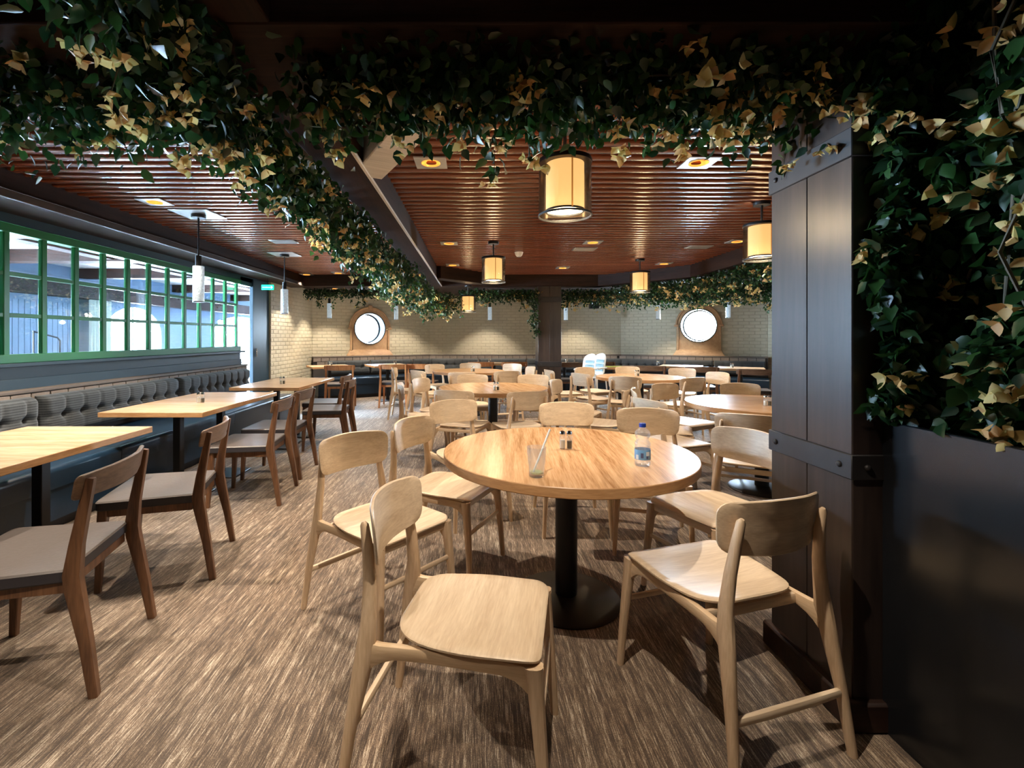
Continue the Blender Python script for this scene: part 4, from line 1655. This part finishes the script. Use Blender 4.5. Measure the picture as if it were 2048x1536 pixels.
def leaf_template(pointed=1.0, wd=.30, fold=.25, curl=.12):
    # midrib of 4, three points on each side
    mid = [(0, 0, 0), (.33, 0, 0), (.68, 0, -.3 * curl), (1, 0, -curl)]
    side = [(.12, wd * .66), (.38, wd), (.72, wd * .56)]
    P = list(mid)
    for s_ in (1, -1):
        P += [(x, s_ * y, y * fold - curl * .4 * x * x) for x, y in side]
    F = [(0, 4, 1), (4, 5, 1), (5, 2, 1), (5, 6, 2), (6, 3, 2),
         (0, 1, 7), (7, 1, 8), (8, 1, 2), (8, 2, 9), (9, 2, 3)]
    return np.array(P, float), np.array(F, int)


LP, LF = leaf_template(wd=.33)
BP, BF = leaf_template(wd=.40, fold=.5, curl=-.10)


def rand_rot(n, down=.4):
    """random rotation matrices whose x axis leans downward"""
    d = rng.normal(size=(n, 3))
    d[:, 2] -= down * 2
    d /= np.linalg.norm(d, axis=1)[:, None]
    u = rng.normal(size=(n, 3))
    u[:, 2] += .8
    z = u - (u * d).sum(1)[:, None] * d
    z /= np.linalg.norm(z, axis=1)[:, None]
    y = np.cross(z, d)
    return np.stack([d, y, z], axis=2)


def leaves_mesh(name, pts, size, T, F, mat, down=.5):
    n = len(pts)
    Rm = rand_rot(n, down)
    sc = rng.uniform(size[0], size[1], n)
    V = np.einsum('nij,kj->nki', Rm, T) * sc[:, None, None] + pts[:, None, :]
    Fa = F[None] + (np.arange(n) * len(T))[:, None, None]
    return fast_mesh(name, V.reshape(-1, 3), Fa.reshape(-1, 3), mat)


leaf_me = [fast_mesh('leaf', leaf_template(wd=w_, curl=c_)[0], LF, LEAF) for w_, c_ in ((.33, .12), (.30, .2), (.38, .05), (.34, -.1))]


def flower_mesh():
    n = random.randint(14, 20)
    # groups of three bracts around small centres
    cen = rng.normal(size=(max(3, n // 3), 3)) * (.020, .020, .015)
    V, F = [], []
    k = 0
    for c in cen:
        ax = rng.normal(size=3)
        ax[2] -= 1.0
        ax /= np.linalg.norm(ax)
        u = np.cross(ax, (0.3, .9, .2))
        u /= np.linalg.norm(u)
        v = np.cross(ax, u)
        for q in range(3):
            a = q * 2 * PI / 3 + random.uniform(-.3, .3)
            d = (u * math.cos(a) + v * math.sin(a)) * .85 + ax * .5
            d /= np.linalg.norm(d)
            y = np.cross(ax, d)
            y /= np.linalg.norm(y)
            z = np.cross(d, y)
            M = np.stack([d, y, z], axis=1)
            s = random.uniform(.022, .034)
            V.append((BP * s) @ M.T + c)
            F.append(BF + k)
            k += len(BP)
    return fast_mesh('flower', np.concatenate(V), np.concatenate(F), BRACT)


flower_me = [flower_mesh() for _ in range(14)]


def garland(label, path, n_leaf, n_flower, n_single, spread, size=(.035, .06), tendrils=(), n_tend=0, tlen=(.1, .3), flowers_low=True, weight=None, face=None, stems=True, cat='vine', group='flowering garlands on the beams', flscale=1.0):
    """path: list of (x,y,z) ; spread (sx,sy,sz) box-gauss around the path."""
    root = empty('flowering_vine', path[0], 0, label, cat, group)
    P = np.array(path, float)
    seg = np.linalg.norm(np.diff(P, axis=0), axis=1)
    cum = np.concatenate([[0], np.cumsum(seg)])

    def at(t):
        s = np.clip(t, 0, 1) * cum[-1]
        return np.stack([np.interp(s, cum, P[:, i]) for i in range(3)], axis=1)
    base = P[0]

    def cloud(n, low=0.0):
        t = rng.random(n)
        p = at(t)
        o = np.clip(rng.normal(size=(n, 3)), -1.9, 1.9) * np.array(spread)
        # clumpy drop
        dr = np.abs(np.sin(t * cum[-1] * 7.3 + 1.1) + .5 * np.sin(t * cum[-1] * 17.1)) * spread[2]
        o[:, 2] -= dr * rng.random(n) * .9
        o[:, 2] = np.where(o[:, 2] > spread[2] * 1.1, spread[2] * 1.1 * rng.random(n), o[:, 2])
        p = p + o
        if low:
            p[:, 2] -= low * spread[2] * rng.random(n)
        return p
    pts = cloud(n_leaf)
    extra = []
    sb = MB()
    tend_f = []
    for i in range(n_tend):
        t0 = at(np.array([rng.random()]))[0] + rng.normal(size=3) * np.array(spread) * .7
        L_ = random.uniform(*tlen)
        dx, dy = rng.normal() * .12, rng.normal() * .12
        q = [t0 + np.array([dx * s * L_ * 2, dy * s * L_ * 2, -s * L_]) for s in (0, .33, .66, 1)]
        sb.loft(q, [.002] * 4, 4)
        m_ = int(L_ / .013)
        s = rng.random(m_)
        pp = np.stack([np.interp(s, (0, .33, .66, 1), [a[k__] for a in q]) for k__ in range(3)], axis=1) + rng.normal(size=(m_, 3)) * .012
        extra.append(pp)
        if random.random() < .4:
            tend_f.append(q[random.choice((1, 2, 3))])
    if extra:
        pts = np.concatenate([pts] + extra)
    me = leaves_mesh('foliage', pts - base, size, LP, LF, LEAF)
    o = link(bpy.data.objects.new('foliage', me), root)
    tag(o, kind='stuff')
    # woody stems
    if stems:
        for q in range(5):
            m_ = max(6, int(cum[-1] / .18))
            tt = np.linspace(0, 1, m_)
            pp = at(tt) + rng.normal(size=(m_, 3)) * np.array(spread) * .55
            sb.loft([tuple(x) for x in pp], [.004] * m_, 5)
        sb.v = [tuple(np.array(v_) - base) for v_ in sb.v]
        o = sb.build('stem', STEM, root)
        tag(o, kind='stuff')
    # single leaves
    if n_single:
        sp = cloud(n_single, .8)
        Rm = rand_rot(n_single, .6)
        for i in range(n_single):
            o = link(bpy.data.objects.new('leaf', leaf_me[i % 4]), root)
            s = random.uniform(size[0] * 1.1, size[1] * 1.25)
            M = Matrix([[*(Rm[i][r_] * s), 0] for r_ in range(3)] + [[0, 0, 0, 1]])
            M.translation = Vector(sp[i] - base)
            o.matrix_local = M
    fp = cloud(n_flower, 1.1)
    if face is not None:
        fp += np.array(face) * rng.uniform(.4, 1.1, (len(fp), 1))
    allf = [f for f in fp] + tend_f
    for i, f in enumerate(allf[:300]):
        o = link(bpy.data.objects.new('flower', random.choice(flower_me)), root)
        o.location = Vector(f - base)
        o.rotation_euler = (random.uniform(-.6, .6), random.uniform(-.6, .6), random.uniform(0, 6.3))
        s = random.uniform(.75, 1.35) * flscale
        o.scale = (s, s, s)
    return root


garland('flowering vine on the near cross beam, nearest the lattice wall', [(-2.7, 1.80, 2.26), (-1.0, 1.85, 2.26)], 2600, 26, 150, (.05, .16, .085), n_tend=16, tlen=(.08, .2), face=(0, -.06, -.05))
garland('flowering vine on the near cross beam above the first lantern', [(-.62, 1.78, 2.26), (1.22, 1.78, 2.26)], 3600, 48, 250, (.05, .13, .075), n_tend=26, tlen=(.08, .24), face=(0, -.06, -.05), flscale=1.15)
garland('flowering vine climbing on top of the big pillar', [(1.25, 1.78, 2.27), (2.3, 1.60, 2.25)], 2200, 24, 120, (.05, .16, .08), n_tend=10, face=(0, -.08, -.06))
garland('flowering vine on the long beam, overhead end', [(-.93, 1.02, 2.28), (-.95, 1.5, 2.24), (-1.0, 2.1, 2.22), (-1.0, 3.6, 2.18)], 4400, 64, 250, (.085, .05, .075), n_tend=34, tlen=(.1, .26), face=(0, -.03, -.05))
garland('flowering vine on the long beam, middle stretch', [(-1.0, 3.4, 2.18), (-.98, 5.8, 2.13)], 4400, 80, 120, (.10, .05, .09), n_tend=34, tlen=(.1, .26), face=(0, -.03, -.05))
garland('flowering vine on the long beam, far end hanging low', [(-.98, 5.6, 2.13), (-.95, 8.0, 2.05), (-.45, 8.9, 1.98)], 5600, 110, 100, (.14, .08, .11), n_tend=50, tlen=(.1, .35), face=(0, -.05, -.05), flscale=1.15)
garland('thin green vine under the far beam above the first porthole', [(-3.4, 9.5, 2.24), (-1.2, 9.5, 2.22)], 1500, 8, 40, (.03, .06, .05), n_tend=14, tlen=(.1, .42))
garland('flowering vine under the far beam between long beam and slim pillar', [(-.3, 9.55, 2.2), (1.15, 9.5, 2.2)], 1700, 30, 40, (.03, .07, .07), n_tend=18, tlen=(.1, .4))
garland('flowering vine under the bay ceiling beyond the slim pillar', [(1.7, 9.7, 2.20), (3.0, 9.4, 2.16), (4.3, 8.4, 2.14), (5.0, 7.5, 2.14)], 5600, 150, 100, (.12, .12, .10), n_tend=40, tlen=(.1, .3), flscale=1.2)
garland('flowering vine hanging from the angled beam towards the big pillar', [(2.7, 9.05, 2.24), (3.66, 7.85, 2.22), (3.68, 6.6, 2.22), (3.70, 5.4, 2.22)], 4200, 90, 80, (.09, .09, .07), n_tend=26, tlen=(.08, .25), flscale=1.1)
hv = garland('thin vine hanging down the side of the slim pillar', [(1.15, 9.12, 2.25), (1.13, 9.10, 1.8), (1.15, 9.1, 1.35)], 260, 4, 20, (.04, .03, .02), n_tend=3, tlen=(.08, .2))
# wall of vine above the planter
G6 = 'flowering vines above the planter'
for (lab, yc, n_l, n_f) in (('dense flowering vine right beside the big pillar above the planter', 1.45, 9000, 40), ('dense flowering vine above the planter, towards the camera', 1.12, 8500, 46)):
    root = empty('flowering_vine', (1.6, yc, 1.0), 0, lab, 'vine', G6)

    def vol(n, front=False):
        y = yc + rng.uniform(-.20, .20, n)
        zz = rng.random(n)
        z = 1.02 + zz * 1.46
        # thinner at the bottom on the camera side, ragged outline
        x = 1.44 + (rng.random(n) ** (1.6 if front else 1.0)) * .34
        x += .05 * np.sin(z * 9 + y * 5) + .03 * np.sin(z * 23)
        if front:
            x = 1.40 + rng.random(n) * .12 + .05 * np.sin(z * 9 + y * 5)
        if yc > 1.3:
            # wraps round in front of the pillar
            k_w = rng.random(n) < .35
            x = np.where(k_w, 1.31 + .25 * rng.random(n) + .03 * np.sin(z * 11), x)
            y = np.where(k_w, 1.50 + .09 * rng.random(n), y)
            z = np.where(k_w, np.maximum(z, 1.10), z)
        return np.stack([x, y, z], axis=1)
    base = np.array([1.6, yc, 1.0])
    me = leaves_mesh('foliage', vol(n_l) - base, (.040, .070), LP, LF, LEAF, .5)
    tag(link(bpy.data.objects.new('foliage', me), root), kind='stuff')
    sb = MB()
    for q in range(12):
        yy = yc + random.uniform(-.2, .2)
        xx = random.uniform(1.42, 1.6)
        pp = [(xx + random.uniform(-.04, .04) - 1.6, yy + random.uniform(-.05, .05) - yc, z - 1.0) for z in np.linspace(1.0, 2.46, 9)]
        sb.loft(pp, [.005] * 9, 5)
    tag(sb.build('stem', STEM, root), kind='stuff')
    sp = vol(200, True)
    Rm = rand_rot(200, .6)
    for i in range(200):
        o = link(bpy.data.objects.new('leaf', leaf_me[i % 4]), root)
        s = random.uniform(.045, .075)
        M = Matrix([[*(Rm[i][r_] * s), 0] for r_ in range(3)] + [[0, 0, 0, 1]])
        M.translation = Vector(sp[i] - base)
        o.matrix_local = M
    for f in vol(n_f, True):
        o = link(bpy.data.objects.new('flower', random.choice(flower_me)), root)
        o.location = Vector(f - base) + Vector((-.03, 0, 0))
        o.rotation_euler = (random.uniform(-.6, .6), random.uniform(-.6, .6), random.uniform(0, 6.3))
        s = random.uniform(.9, 1.5)
        o.scale = (s, s, s)
